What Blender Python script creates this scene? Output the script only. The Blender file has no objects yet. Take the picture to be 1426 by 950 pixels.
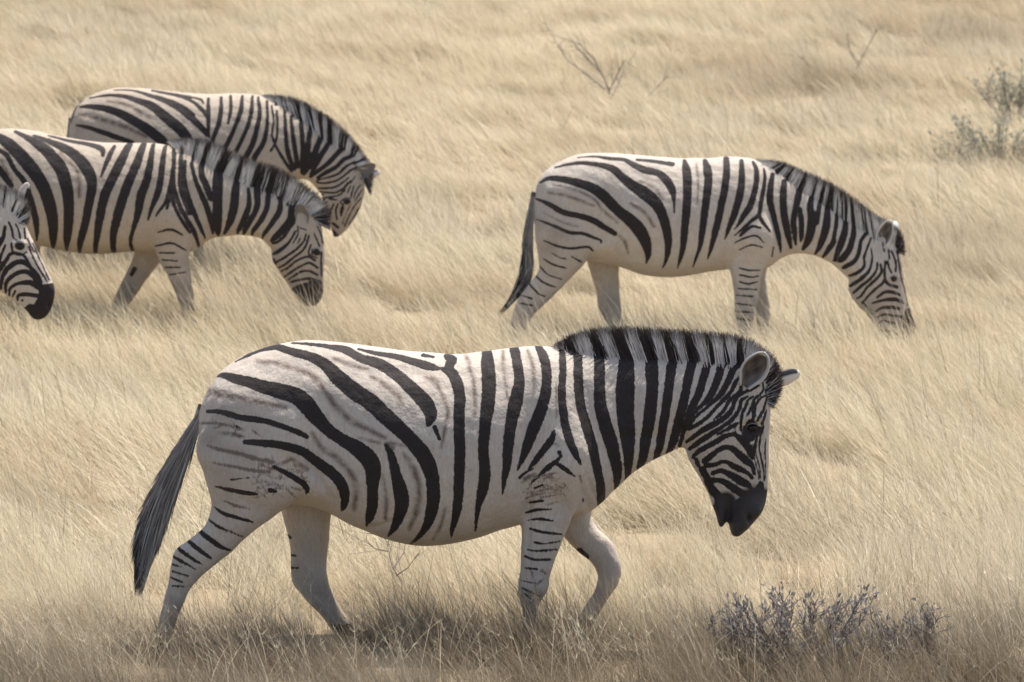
import bpy, bmesh, math, random
import numpy as np
from mathutils import Vector, Matrix
from mathutils.bvhtree import BVHTree

R = math.radians
rng = np.random.default_rng(7)
random.seed(7)
SC = bpy.context.scene
COL = SC.collection

# ------------------------------------------------------------------ camera
F_PX, PW, PH = 5150.0, 1426.0, 950.0          # focal length in photo pixels
CAM_H, PITCH = 3.19, R(6.9)
cam = bpy.data.cameras.new('camera')
cam.sensor_width = 36.0
cam.lens = F_PX / PW * 36.0
cam.clip_end = 3000.0
cam.dof.use_dof = True
cam.dof.focus_distance = 16.8
cam.dof.aperture_fstop = 5.2
cam_o = bpy.data.objects.new('camera', cam)
COL.objects.link(cam_o)
cam_o.location = (0, 0, CAM_H)
cam_o.rotation_euler = (R(90) - PITCH, 0, 0)
SC.camera = cam_o

# ------------------------------------------------------------------ world, sun, exposure
SUN_EL, SUN_AZ = R(70), R(42)                 # azimuth from +Y (away from the camera) towards +X
W = bpy.data.worlds.new('World')
SC.world = W
W.use_nodes = True
wn = W.node_tree.nodes
bg = wn['Background']
sky = wn.new('ShaderNodeTexSky')
sky.sky_type = 'NISHITA'
sky.sun_disc = False
sky.sun_elevation = SUN_EL
sky.sun_rotation = SUN_AZ
sky.dust_density = 2.0
W.node_tree.links.new(sky.outputs[0], bg.inputs[0])
bg.inputs[1].default_value = 0.12
sun = bpy.data.lights.new('sun', 'SUN')
sun.energy = 4.2
sun.angle = R(0.6)
sun.color = (1.0, 0.95, 0.87)
sun_o = bpy.data.objects.new('sun', sun)
COL.objects.link(sun_o)
sd = Vector((math.sin(SUN_AZ) * math.cos(SUN_EL), math.cos(SUN_AZ) * math.cos(SUN_EL), math.sin(SUN_EL)))
sun_o.rotation_euler = sd.to_track_quat('Z', 'Y').to_euler()
sun_o.location = sd * 60
SC.view_settings.view_transform = 'Standard'
SC.view_settings.look = 'None'
SC.view_settings.gamma = 1.0
SC.view_settings.exposure = 0.62
SC.render.engine = 'CYCLES'
SC.cycles.max_bounces = 4
SC.cycles.diffuse_bounces = 3
SC.cycles.transmission_bounces = 3
SC.cycles.use_denoising = True

# ------------------------------------------------------------------ helpers
def tag(o, label=None, cat=None, group=None, kind=None):
    if label: o['label'] = label
    if cat: o['category'] = cat
    if group: o['group'] = group
    if kind: o['kind'] = kind
    return o

def ground_z(x, y):
    x = np.asarray(x, float); y = np.asarray(y, float)
    y0 = 24.9 + 3.5 * np.tanh(x * 0.135)
    t = (y - y0) / 0.7
    sp = 0.7 * np.where(t > 30, t, np.log1p(np.exp(np.clip(t, -40, 30))))
    far = np.clip(y - 75, 0, None)
    z = 0.075 * (sp - far * 0.97)
    z = z + 0.035 * np.sin(x * .55 + 1.3) * np.sin(y * .42 + .6) * np.clip((y - 17) / 6, 0, 1) * np.clip((60 - y) / 20, 0, 1)
    return z

def ray(px, py):
    f = Vector((0, math.cos(PITCH), -math.sin(PITCH)))
    u = Vector((0, math.sin(PITCH), math.cos(PITCH)))
    return (f * F_PX + Vector((1, 0, 0)) * (px - PW / 2) + u * (PH / 2 - py)).normalized()

def ground_at(px, py):
    """the ground point seen at a photo pixel, used to find where things stand"""
    d = ray(px, py); t = 8.0
    while t < 200:
        p = Vector((0, 0, CAM_H)) + d * t
        if p.z < float(ground_z(p.x, p.y)): break
        t += 0.05
    return p

def mesh_obj(name, verts, faces, mat, parent=None, smooth=True):
    me = bpy.data.meshes.new(name)
    me.from_pydata([tuple(v) for v in verts], [], faces)
    if mat: me.materials.append(mat)
    if smooth: me.polygons.foreach_set('use_smooth', [True] * len(me.polygons))
    o = bpy.data.objects.new(name, me)
    COL.objects.link(o)
    if parent: o.parent = parent
    return o

def nodes(mat):
    mat.use_nodes = True
    nt = mat.node_tree
    return nt, nt.nodes, nt.links, nt.nodes['Principled BSDF']

def N(nt, typ, **kw):
    n = nt.nodes.new(typ)
    for k, v in kw.items():
        if k.startswith('i_'):
            key = k[2:]
            n.inputs[int(key) if key.isdigit() else key].default_value = v
        else: setattr(n, k, v)
    return n

def MATH(nt, op, a, b=None, c=None, clamp=False):
    n = nt.nodes.new('ShaderNodeMath'); n.operation = op; n.use_clamp = clamp
    for i, v in enumerate((a, b, c)):
        if v is None: continue
        if isinstance(v, (int, float)): n.inputs[i].default_value = v
        else: nt.links.new(v, n.inputs[i])
    return n.outputs[0]

def MIX(nt, fac, a, b):
    n = nt.nodes.new('ShaderNodeMix'); n.data_type = 'RGBA'
    for s, v in ((n.inputs[0], fac), (n.inputs[6], a), (n.inputs[7], b)):
        if isinstance(v, (int, float)): s.default_value = v
        elif isinstance(v, tuple): s.default_value = (*v, 1)
        else: nt.links.new(v, s)
    return n.outputs[2]

# ------------------------------------------------------------------ materials
def grass_material():
    m = bpy.data.materials.new('dry_grass'); nt, ns, lk, bs = nodes(m)
    geo = N(nt, 'ShaderNodeNewGeometry')
    at = N(nt, 'ShaderNodeAttribute', attribute_name='tone')
    ir = N(nt, 'ShaderNodeAttribute', attribute_name='patch', attribute_type='INSTANCER')
    n1 = N(nt, 'ShaderNodeTexNoise', i_Scale=0.55, i_Detail=4.0, i_Roughness=0.6)
    lk.new(geo.outputs['Position'], n1.inputs['Vector'])
    n2 = N(nt, 'ShaderNodeTexNoise', i_Scale=2.6, i_Detail=3.0, i_Roughness=0.6)
    lk.new(geo.outputs['Position'], n2.inputs['Vector'])
    pale = (0.70, 0.605, 0.435); tan = (0.39, 0.30, 0.19); grey = (0.27, 0.215, 0.145)
    cream = (0.76, 0.68, 0.50)
    f1 = MATH(nt, 'MULTIPLY_ADD', n1.outputs[0], 3.2, -1.30, clamp=True)
    c = MIX(nt, f1, pale, cream)
    f2 = MATH(nt, 'MULTIPLY_ADD', n2.outputs[0], 3.0, -1.50, clamp=True)
    f2 = MATH(nt, 'MULTIPLY', f2, 0.35)
    c = MIX(nt, f2, c, tan)
    c = MIX(nt, MATH(nt, 'MULTIPLY', ir.outputs['Fac'], 0.85), c, tan)
    near_shade = N(nt, 'ShaderNodeAttribute', attribute_name='old', attribute_type='INSTANCER')
    c = MIX(nt, near_shade.outputs['Fac'], c, (0.15, 0.115, 0.08))  # shade of the foreground painted into the blade colour
    f3 = MATH(nt, 'MULTIPLY_ADD', at.outputs['Fac'], 2.2, -1.30, clamp=True)
    c = MIX(nt, f3, c, grey)
    f4 = MATH(nt, 'MULTIPLY_ADD', at.outputs['Fac'], -3.0, 0.75, clamp=True)
    c = MIX(nt, MATH(nt, 'MULTIPLY', f4, 0.6), c, (0.82, 0.75, 0.58))
    ns.remove(bs)
    d = N(nt, 'ShaderNodeBsdfDiffuse'); t = N(nt, 'ShaderNodeBsdfTranslucent')
    g = N(nt, 'ShaderNodeBsdfGlossy', i_Roughness=0.42)
    g.inputs[0].default_value = (0.9, 0.86, 0.78, 1)
    lk.new(c, d.inputs[0]); lk.new(c, t.inputs[0])
    a = N(nt, 'ShaderNodeMixShader', i_0=0.42); lk.new(d.outputs[0], a.inputs[1]); lk.new(t.outputs[0], a.inputs[2])
    b = N(nt, 'ShaderNodeMixShader', i_0=0.025); lk.new(a.outputs[0], b.inputs[1]); lk.new(g.outputs[0], b.inputs[2])
    lk.new(b.outputs[0], ns['Material Output'].inputs[0])
    return m

def ground_material():
    m = bpy.data.materials.new('soil'); nt, ns, lk, bs = nodes(m)
    geo = N(nt, 'ShaderNodeNewGeometry')
    n1 = N(nt, 'ShaderNodeTexNoise', i_Scale=1.4, i_Detail=8.0, i_Roughness=0.7)
    n2 = N(nt, 'ShaderNodeTexNoise', i_Scale=40.0, i_Detail=4.0)
    lk.new(geo.outputs['Position'], n1.inputs['Vector']); lk.new(geo.outputs['Position'], n2.inputs['Vector'])
    c = MIX(nt, MATH(nt, 'MULTIPLY_ADD', n1.outputs[0], 2.4, -0.7, clamp=True), (0.22, 0.165, 0.105), (0.38, 0.30, 0.20))
    c = MIX(nt, MATH(nt, 'MULTIPLY_ADD', n2.outputs[0], 2.0, -0.8, clamp=True), c, (0.38, 0.30, 0.19))
    lk.new(c, bs.inputs['Base Color']); bs.inputs['Roughness'].default_value = 1.0
    bs.inputs['Specular IOR Level'].default_value = 0.1
    b = N(nt, 'ShaderNodeBump', i_Strength=0.8, i_Distance=0.02)
    lk.new(n2.outputs[0], b.inputs['Height']); lk.new(b.outputs[0], bs.inputs['Normal'])
    return m

def coat_material(name, white=(0.655, 0.562, 0.465), rump=(0.29, 0.235, 0.19)):
    m = bpy.data.materials.new(name); nt, ns, lk, bs = nodes(m)
    tc = N(nt, 'ShaderNodeTexCoord')
    st = N(nt, 'ShaderNodeAttribute', attribute_name='stripe')
    br = N(nt, 'ShaderNodeAttribute', attribute_name='brown')
    du = N(nt, 'ShaderNodeAttribute', attribute_name='dust')
    mp = N(nt, 'ShaderNodeMapping'); mp.inputs['Scale'].default_value = (1, 1, 0.35)
    lk.new(tc.outputs['Object'], mp.inputs[0])
    nf = N(nt, 'ShaderNodeTexNoise', i_Scale=150.0, i_Detail=3.0, i_Roughness=0.6)
    lk.new(mp.outputs[0], nf.inputs['Vector'])
    nm = N(nt, 'ShaderNodeTexNoise', i_Scale=22.0, i_Detail=3.0); lk.new(tc.outputs['Object'], nm.inputs['Vector'])
    nl = N(nt, 'ShaderNodeTexNoise', i_Scale=3.5, i_Detail=4.0, i_Roughness=0.6); lk.new(tc.outputs['Object'], nl.inputs['Vector'])
    # ragged hair edge of the stripes
    e = MATH(nt, 'MULTIPLY_ADD', nf.outputs[0], 0.011, -0.0055)
    e2 = MATH(nt, 'MULTIPLY_ADD', nm.outputs[0], 0.008, -0.004)
    s = MATH(nt, 'ADD', MATH(nt, 'ADD', st.outputs['Fac'], e), MATH(nt, 'ADD', e2, 0.0008))
    mask = MATH(nt, 'MULTIPLY_ADD', s, 330.0, 0.5, clamp=True)
    # coat whites: cream to pinkish grey patches, flecked with fur
    w = MIX(nt, MATH(nt, 'MULTIPLY_ADD', nl.outputs[0], 2.6, -0.9, clamp=True), white, tuple(x * 0.86 for x in white))
    w = MIX(nt, MATH(nt, 'MULTIPLY_ADD', nf.outputs[0], 1.6, -0.6, clamp=True), w, tuple(x * 0.70 for x in white))
    ng = N(nt, 'ShaderNodeTexNoise', i_Scale=8.0, i_Detail=6.0, i_Roughness=0.7); lk.new(tc.outputs['Object'], ng.inputs['Vector'])
    w = MIX(nt, MATH(nt, 'MULTIPLY', MATH(nt, 'MULTIPLY_ADD', ng.outputs[0], 4.0, -1.9, clamp=True), 0.55), w, (white[0] * .70, white[1] * .66, white[2] * .66))
    mh = N(nt, 'ShaderNodeMapping'); mh.inputs['Scale'].default_value = (1, 1, 0.14); mh.inputs['Rotation'].default_value = (0, 0.35, 0)
    lk.new(tc.outputs['Object'], mh.inputs[0])
    nh = N(nt, 'ShaderNodeTexNoise', i_Scale=110.0, i_Detail=3.0, i_Roughness=0.65); lk.new(mh.outputs[0], nh.inputs['Vector'])
    w = MIX(nt, MATH(nt, 'MULTIPLY', MATH(nt, 'MULTIPLY_ADD', nh.outputs[0], 4.5, -2.1, clamp=True), 0.5), w, tuple(x * 0.62 for x in white))
    bm = MATH(nt, 'MULTIPLY', br.outputs['Fac'], MATH(nt, 'MULTIPLY', MATH(nt, 'MULTIPLY_ADD', nm.outputs[0], 2.6, -0.45, clamp=True), MATH(nt, 'MULTIPLY_ADD', nf.outputs[0], 2.4, -0.1, clamp=True)))
    w = MIX(nt, bm, w, (0.15, 0.108, 0.085))
    w = MIX(nt, MATH(nt, 'MULTIPLY', du.outputs['Fac'], 0.85), w, rump)
    k = MIX(nt, nf.outputs[0], (0.026, 0.021, 0.021), (0.052, 0.042, 0.038))
    b2a = N(nt, 'ShaderNodeAttribute', attribute_name='fleck')
    m2 = MATH(nt, 'MULTIPLY_ADD', MATH(nt, 'ADD', b2a.outputs['Fac'], MATH(nt, 'ADD', MATH(nt, 'MULTIPLY', e, 1.6), e2)), 150.0, 0.5, clamp=True)
    w = MIX(nt, MATH(nt, 'MULTIPLY', m2, 0.78), w, (0.12, 0.088, 0.07))
    k = MIX(nt, MATH(nt, 'MULTIPLY', du.outputs['Fac'], 0.25), k, (0.22, 0.16, 0.12))
    mz = N(nt, 'ShaderNodeAttribute', attribute_name='muzzle')
    k = MIX(nt, MATH(nt, 'MULTIPLY', mz.outputs['Fac'], MATH(nt, 'MULTIPLY_ADD', nm.outputs[0], 1.6, 0.0, clamp=True)), k, (0.05, 0.043, 0.043))
    w = MIX(nt, MATH(nt, 'MULTIPLY_ADD', mz.outputs['Fac'], 3.2, -0.25, clamp=True), w, (0.05, 0.04, 0.038))
    c = MIX(nt, mask, w, k)
    lk.new(c, bs.inputs['Base Color'])
    bs.inputs['Roughness'].default_value = 0.62
    lk.new(MATH(nt, 'MULTIPLY_ADD', mz.outputs['Fac'], 0.32, 0.10), bs.inputs['Specular IOR Level'])
    bs.inputs['Sheen Weight'].default_value = 0.03
    bs.inputs['Sheen Roughness'].default_value = 0.4
    b = N(nt, 'ShaderNodeBump', i_Strength=0.35, i_Distance=0.004)
    lk.new(nf.outputs[0], b.inputs['Height'])
    b2 = N(nt, 'ShaderNodeBump', i_Strength=0.6, i_Distance=0.014)
    lk.new(nm.outputs[0], b2.inputs['Height']); lk.new(b.outputs[0], b2.inputs['Normal'])
    lk.new(b2.outputs[0], bs.inputs['Normal'])
    return m

def hair_material():
    m = bpy.data.materials.new('mane_hair'); nt, ns, lk, bs = nodes(m)
    at = N(nt, 'ShaderNodeAttribute', attribute_name='Col')
    lk.new(at.outputs['Color'], bs.inputs['Base Color'])
    bs.inputs['Roughness'].default_value = 0.5; bs.inputs['Specular IOR Level'].default_value = 0.35
    return m

def flat_material(name, color, rough=0.6, spec=0.3, scale=30.0, var=0.35, trans=0.0):
    m = bpy.data.materials.new(name); nt, ns, lk, bs = nodes(m)
    tc = N(nt, 'ShaderNodeTexCoord')
    n = N(nt, 'ShaderNodeTexNoise', i_Scale=scale, i_Detail=4.0); lk.new(tc.outputs['Object'], n.inputs['Vector'])
    c = MIX(nt, MATH(nt, 'MULTIPLY_ADD', n.outputs[0], 2.2, -0.6, clamp=True), color, tuple(x * (1 - var) for x in color))
    lk.new(c, bs.inputs['Base Color'])
    bs.inputs['Roughness'].default_value = rough; bs.inputs['Specular IOR Level'].default_value = spec
    return m

M_GRASS = grass_material(); M_SOIL = ground_material()
M_COAT = coat_material('zebra_coat'); M_COAT_WARM = coat_material('zebra_coat_warm', (0.57, 0.47, 0.365), (0.28, 0.22, 0.17))
M_HAIR = hair_material()
M_EYE = flat_material('eye_dark', (0.012, 0.008, 0.007), 0.22, 0.4)
def leaf_material(name, color):
    m = bpy.data.materials.new(name); nt, ns, lk, bs = nodes(m); ns.remove(bs)
    tc = N(nt, 'ShaderNodeTexCoord'); n = N(nt, 'ShaderNodeTexNoise', i_Scale=25.0, i_Detail=3.0); lk.new(tc.outputs['Object'], n.inputs['Vector'])
    c = MIX(nt, MATH(nt, 'MULTIPLY_ADD', n.outputs[0], 2.2, -0.6, clamp=True), color, tuple(x * .62 for x in color))
    d = N(nt, 'ShaderNodeBsdfDiffuse'); t = N(nt, 'ShaderNodeBsdfTranslucent'); a = N(nt, 'ShaderNodeMixShader', i_0=0.45)
    lk.new(c, d.inputs[0]); lk.new(c, t.inputs[0]); lk.new(d.outputs[0], a.inputs[1]); lk.new(t.outputs[0], a.inputs[2])
    lk.new(a.outputs[0], ns['Material Output'].inputs[0]); return m
M_TWIG = flat_material('grey_twig', (0.26, 0.22, 0.20), 0.9)
M_TWIG_DARK = flat_material('dark_twig', (0.21, 0.17, 0.165), 0.9)
M_LEAF_GREY = leaf_material('grey_leaf', (0.35, 0.345, 0.315))
M_LEAF_MAUVE = leaf_material('mauve_dry_leaf', (0.29, 0.255, 0.262))
M_LEAF_GREEN = leaf_material('dull_green_leaf', (0.56, 0.54, 0.41))

# ------------------------------------------------------------------ ground
def build_ground():
    xs = np.concatenate([np.linspace(-400, -30, 24), np.linspace(-28, 28, 113), np.linspace(30, 400, 24)])
    ys = np.concatenate([np.linspace(-200, 8, 16), np.linspace(9, 80, 143), np.linspace(84, 700, 40)])
    X, Y = np.meshgrid(xs, ys)
    Z = ground_z(X, Y)
    Z += 0.012 * np.sin(X * 3.1 + Y * 1.7) * np.sin(Y * 2.3 - X)
    v = np.stack([X, Y, Z], -1).reshape(-1, 3); nx = len(xs)
    f = [(j * nx + i, j * nx + i + 1, (j + 1) * nx + i + 1, (j + 1) * nx + i) for j in range(len(ys) - 1) for i in range(nx - 1)]
    o = mesh_obj('ground', v, f, M_SOIL); tag(o, kind='structure')
build_ground()
# ------------------------------------------------------------------ zebra builder
def cat(P, sub):
    """Catmull-Rom through the rows of P"""
    P = np.asarray(P, float)
    if len(P) < 3:
        t = np.linspace(0, 1, sub + 1)[:, None]
        return P[0] * (1 - t) + P[-1] * t if len(P) == 2 else P
    Q = np.vstack([2 * P[0] - P[1], P, 2 * P[-1] - P[-2]])
    out = []
    for i in range(len(P) - 1):
        p0, p1, p2, p3 = Q[i:i + 4]
        t = np.linspace(0, 1, sub, endpoint=False)[:, None]
        out.append(.5 * ((2 * p1) + (-p0 + p2) * t + (2 * p0 - 5 * p1 + 4 * p2 - p3) * t ** 2 + (-p0 + 3 * p1 - 3 * p2 + p3) * t ** 3))
    out.append(P[-1:])
    return np.vstack(out)

def parse(s):
    """'x,y,w;x,y,w|...' -> list of arrays"""
    out = []
    for part in s.replace('\n', '|').split('|'):
        part = part.strip()
        if not part: continue
        rows = [[float(a) for a in r.split(',')] for r in part.split(';') if r.strip()]
        out.append(np.array(rows))
    return out

def crop(s, x0, y0, sc, wf=1.0):
    """a traced list measured in an enlarged crop -> photo pixels"""
    out = parse(s)
    for a in out:
        a[:, 0] = a[:, 0] / sc + x0; a[:, 1] = a[:, 1] / sc + y0; a[:, 2] *= wf / sc
    return out

def aff(lst, s, ax, ay, bx, by):
    out = []
    for a in lst:
        a = np.array(a, float).copy()
        a[:, 0] = (a[:, 0] - ax) * s + bx; a[:, 1] = (a[:, 1] - ay) * s + by
        if a.shape[1] == 3: a[:, 2] *= s
        out.append(a)
    return out

def aff_st(st, s, ax, ay, bx, by):
    return [((r[0] - ax) * s + bx, (r[1] - ay) * s + by, (r[2] - ax) * s + bx, (r[3] - ay) * s + by) + tuple(r[4:]) for r in st]

class Frame:
    """side plane of one animal: photo pixel -> metres along the body (x) and up (v)"""
    def __init__(s, Y, xc_px, foot_px):
        d = ray(xc_px, foot_px); t = Y / d.y
        p = Vector((0, 0, CAM_H)) + d * t
        s.Y = Y; s.x0 = p.x; s.z0 = float(ground_z(p.x, Y))
        mid = ray(xc_px, foot_px - 190 * 15.6 / Y); s.k = -mid.z / mid.y
        s.mpp = Y / F_PX
    def __call__(s, px, py):
        d = ray(px, py); t = s.Y / d.y
        return d.x * t - s.x0, CAM_H + d.z * t - s.z0
    def arr(s, a):
        return np.array([s(r[0], r[1]) for r in a])

def loft(fr, stations, y0=0.0, pear=0.10, nring=28, sub=6, sq=2.0):
    """closed skin through cross sections (edge A px, edge B px, half width m[, y offset m])"""
    rows = []
    for r in stations:
        a = fr(r[0], r[1]); b = fr(r[2], r[3])
        y = r[5] if len(r) > 5 else y0
        rows.append([a[0], a[1] - fr.k * y, b[0], b[1] - fr.k * y, r[4], y])
    S = cat(rows, sub)
    verts, faces = [], []
    th = np.linspace(0, 2 * math.pi, nring, endpoint=False)
    ct, sn = np.cos(th), np.sin(th)
    e = 2.0 / sq
    cte = np.sign(ct) * np.abs(ct) ** e; sne = np.sign(sn) * np.abs(sn) ** e
    for r in S:
        A = np.array([r[0], r[1]]); B = np.array([r[2], r[3]])
        c = (A + B) / 2; h = (A - B) / 2
        for j in range(nring):
            p = c + h * cte[j]
            verts.append((p[0], r[5] + max(r[4], .004) * sne[j] * (1 - pear * ct[j]), p[1]))
    n = len(S)
    for i in range(n - 1):
        for j in range(nring):
            a = i * nring + j; b = i * nring + (j + 1) % nring
            faces.append((a, b, b + nring, a + nring))
    for i, rev in ((0, False), (n - 1, True)):
        c = np.mean(verts[i * nring:(i + 1) * nring], 0); verts.append(tuple(c)); ci = len(verts) - 1
        for j in range(nring):
            a = i * nring + j; b = i * nring + (j + 1) % nring
            faces.append((b, a, ci) if not rev else (a, b, ci))
    return verts, faces

def blob(fr, px, py, r, y, rx=1, ry=1, rz=1):
    x, v = fr(px, py); z = v - fr.k * y
    verts, faces = [], []; n, m = 12, 8
    for i in range(m + 1):
        p = math.pi * i / m
        for j in range(n):
            t = 2 * math.pi * j / n
            verts.append((x + r * rx * math.sin(p) * math.cos(t), y + r * ry * math.sin(p) * math.sin(t), z + r * rz * math.cos(p)))
    for i in range(m):
        for j in range(n):
            faces.append((i * n + j, (i + 1) * n + j, (i + 1) * n + (j + 1) % n, i * n + (j + 1) % n))
    return verts, faces

def sdf_field(fr, stripes, step, lo, hi, soft=False, pad=0.03):
    """stripe field on the side plane: signed distance in metres, + inside (or a soft 0..1 mask)"""
    nx = int((hi[0] - lo[0]) / step) + 1; nz = int((hi[1] - lo[1]) / step) + 1
    G = np.full((nz, nx), 0.0 if soft else -pad)
    gx = lo[0] + np.arange(nx) * step; gz = lo[1] + np.arange(nz) * step
    for s in stripes:
        P = fr.arr(s); w = s[:, 2] * fr.mpp / 2
        Q = cat(np.column_stack([P, w]), 5) if len(P) > 1 else np.column_stack([P, w])
        if len(Q) == 1: Q = np.vstack([Q, Q + 1e-5])
        for a, b in zip(Q[:-1], Q[1:]):
            m = max(a[2], b[2]) + pad
            i0 = max(0, int((min(a[0], b[0]) - m - lo[0]) / step)); i1 = min(nx, int((max(a[0], b[0]) + m - lo[0]) / step) + 2)
            j0 = max(0, int((min(a[1], b[1]) - m - lo[1]) / step)); j1 = min(nz, int((max(a[1], b[1]) + m - lo[1]) / step) + 2)
            if i0 >= i1 or j0 >= j1: continue
            X, Z = np.meshgrid(gx[i0:i1], gz[j0:j1])
            d = b[:2] - a[:2]; L2 = max(d @ d, 1e-10)
            t = np.clip(((X - a[0]) * d[0] + (Z - a[1]) * d[1]) / L2, 0, 1)
            dist = np.hypot(X - a[0] - t * d[0], Z - a[1] - t * d[1])
            rad = np.maximum(a[2] + (b[2] - a[2]) * t, 0.0008)
            if soft: val = np.clip(1.15 - dist / rad, 0, 1)
            else: val = rad - dist
            G[j0:j1, i0:i1] = np.maximum(G[j0:j1, i0:i1], val)
    return G

def sample(G, lo, step, x, v):
    fx = np.clip((x - lo[0]) / step, 0, G.shape[1] - 1.001); fz = np.clip((v - lo[1]) / step, 0, G.shape[0] - 1.001)
    i = fx.astype(int); j = fz.astype(int); a = fx - i; b = fz - j
    return (G[j, i] * (1 - a) + G[j, i + 1] * a) * (1 - b) + (G[j + 1, i] * (1 - a) + G[j + 1, i + 1] * a) * b

def body_mesh(parts, voxel, smooth_it):
    verts, faces = [], []
    for v, f in parts:
        o = len(verts); verts += v; faces += [tuple(i + o for i in q) for q in f]
    me = bpy.data.meshes.new('tmp'); me.from_pydata(verts, [], faces)
    ob = bpy.data.objects.new('tmp', me); COL.objects.link(ob)
    m = ob.modifiers.new('r', 'REMESH'); m.mode = 'VOXEL'; m.voxel_size = voxel
    s = ob.modifiers.new('s', 'SMOOTH'); s.factor = 0.5; s.iterations = smooth_it
    b = ob.modifiers.new('b', 'SUBSURF'); b.levels = 1; b.render_levels = 1
    dg = bpy.context.evaluated_depsgraph_get(); dg.update()
    out = bpy.data.meshes.new_from_object(ob.evaluated_get(dg))
    bpy.data.objects.remove(ob)
    return out

def strands(items, mat, name, parent):
    """hair: items of (root, tip, width, root colour, mid colour, tip colour, bend); each a narrow tapering strip"""
    V, Fc, Cc = [], [], []
    for r, t, w, c0, c1, c2, bend in items:
        r = np.asarray(r); t = np.asarray(t); d = t - r
        side = np.cross(d, (rng.normal() * .5, 1, rng.normal() * .3)); side = side / (np.linalg.norm(side) + 1e-9)
        b = len(V)
        for u, ww, c in ((0, 1, c0), (.35, .95, c1), (.7, .7, c1), (1, .12, c2)):
            p = r + d * u + np.asarray(bend) * (u * u)
            V.append(p - side * w * ww / 2); V.append(p + side * w * ww / 2); Cc += [c, c]
        for i in range(3): Fc.append((b + 2 * i, b + 2 * i + 1, b + 2 * i + 3, b + 2 * i + 2))
    o = mesh_obj(name, V, Fc, mat, parent, smooth=False)
    ca = o.data.color_attributes.new('Col', 'FLOAT_COLOR', 'POINT')
    ca.data.foreach_set('color', np.column_stack([np.array(Cc), np.ones(len(Cc))]).astype(np.float32).ravel())
    return o

BLK = np.array((0.028, 0.022, 0.022)); WHT = np.array((0.68, 0.65, 0.62)); BRN = np.array((0.10, 0.065, 0.05))

def ear(fr, parent, base, tip, width, y0, y1, open_dir, style='inner'):
    """cupped leaf shaped ear from base px to tip px; open_dir is the way the cup faces"""
    bx, bv = fr(*base); tx, tv = fr(*tip)
    B = np.array([bx, y0, bv - fr.k * y0]); T = np.array([tx, y1, tv - fr.k * y1])
    ax = T - B; od = np.array(open_dir, float); od -= ax * (od @ ax) / (ax @ ax); od /= np.linalg.norm(od)
    sd_ = np.cross(ax / np.linalg.norm(ax), od)
    nu, nv = 18, 13; V, Fc, Cc = [], [], []
    L = np.linalg.norm(ax)
    for i in range(nu + 1):
        u = i / nu
        wprof = (0.50 + 0.5 * math.sin(min(u * 1.15, 1) * math.pi * .62 + .1)) * math.sqrt(max(0, 1 - max(0, (u - .35) / .65) ** 1.9)) * (0.62 + 0.38 * min(1, u * 3))
        hw = width / 2 * max(wprof, 0.03)
        for j in range(nv):
            s = j / (nv - 1) * 2 - 1
            ang = s * 1.35
            p = B + ax * u + sd_ * hw * math.sin(ang) / math.sin(1.35) - od * (hw * 1.0) * (math.cos(ang) - .22) * (1 - .5 * u)
            V.append(p)
            rim = abs(s) > .78 or u > .93
            n = 0.85 + 0.3 * math.sin(s * 17 + u * 9) * math.sin(u * 23)
            if style == 'inner': c = (np.array((.62, .58, .53)) if rim else np.array((.11, .09, .08)) * (n + .5 * math.sin(s * 31) * math.cos(u * 13)) + np.array((.30, .275, .245)) * (abs(s) ** 3 + .4 * max(0, .3 - u)))
            else:
                c = np.array((.70, .65, .60)) if (s < .38 or u > .86) else BLK
                if style == 'grey': c = np.array((.24, .21, .19)) * n
            Cc.append(c)
    for i in range(nu):
        for j in range(nv - 1):
            a = i * nv + j; Fc.append((a, a + 1, a + nv + 1, a + nv))
    o = mesh_obj('ear', V, Fc, M_HAIR, parent)
    ca = o.data.color_attributes.new('Col', 'FLOAT_COLOR', 'POINT')
    ca.data.foreach_set('color', np.column_stack([np.array(Cc), np.ones(len(Cc))]).astype(np.float32).ravel())
    s = o.modifiers.new('thick', 'SOLIDIFY'); s.thickness = 0.007; s.offset = 0
    # tufts of pale hair inside the cup
    return o

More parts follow.
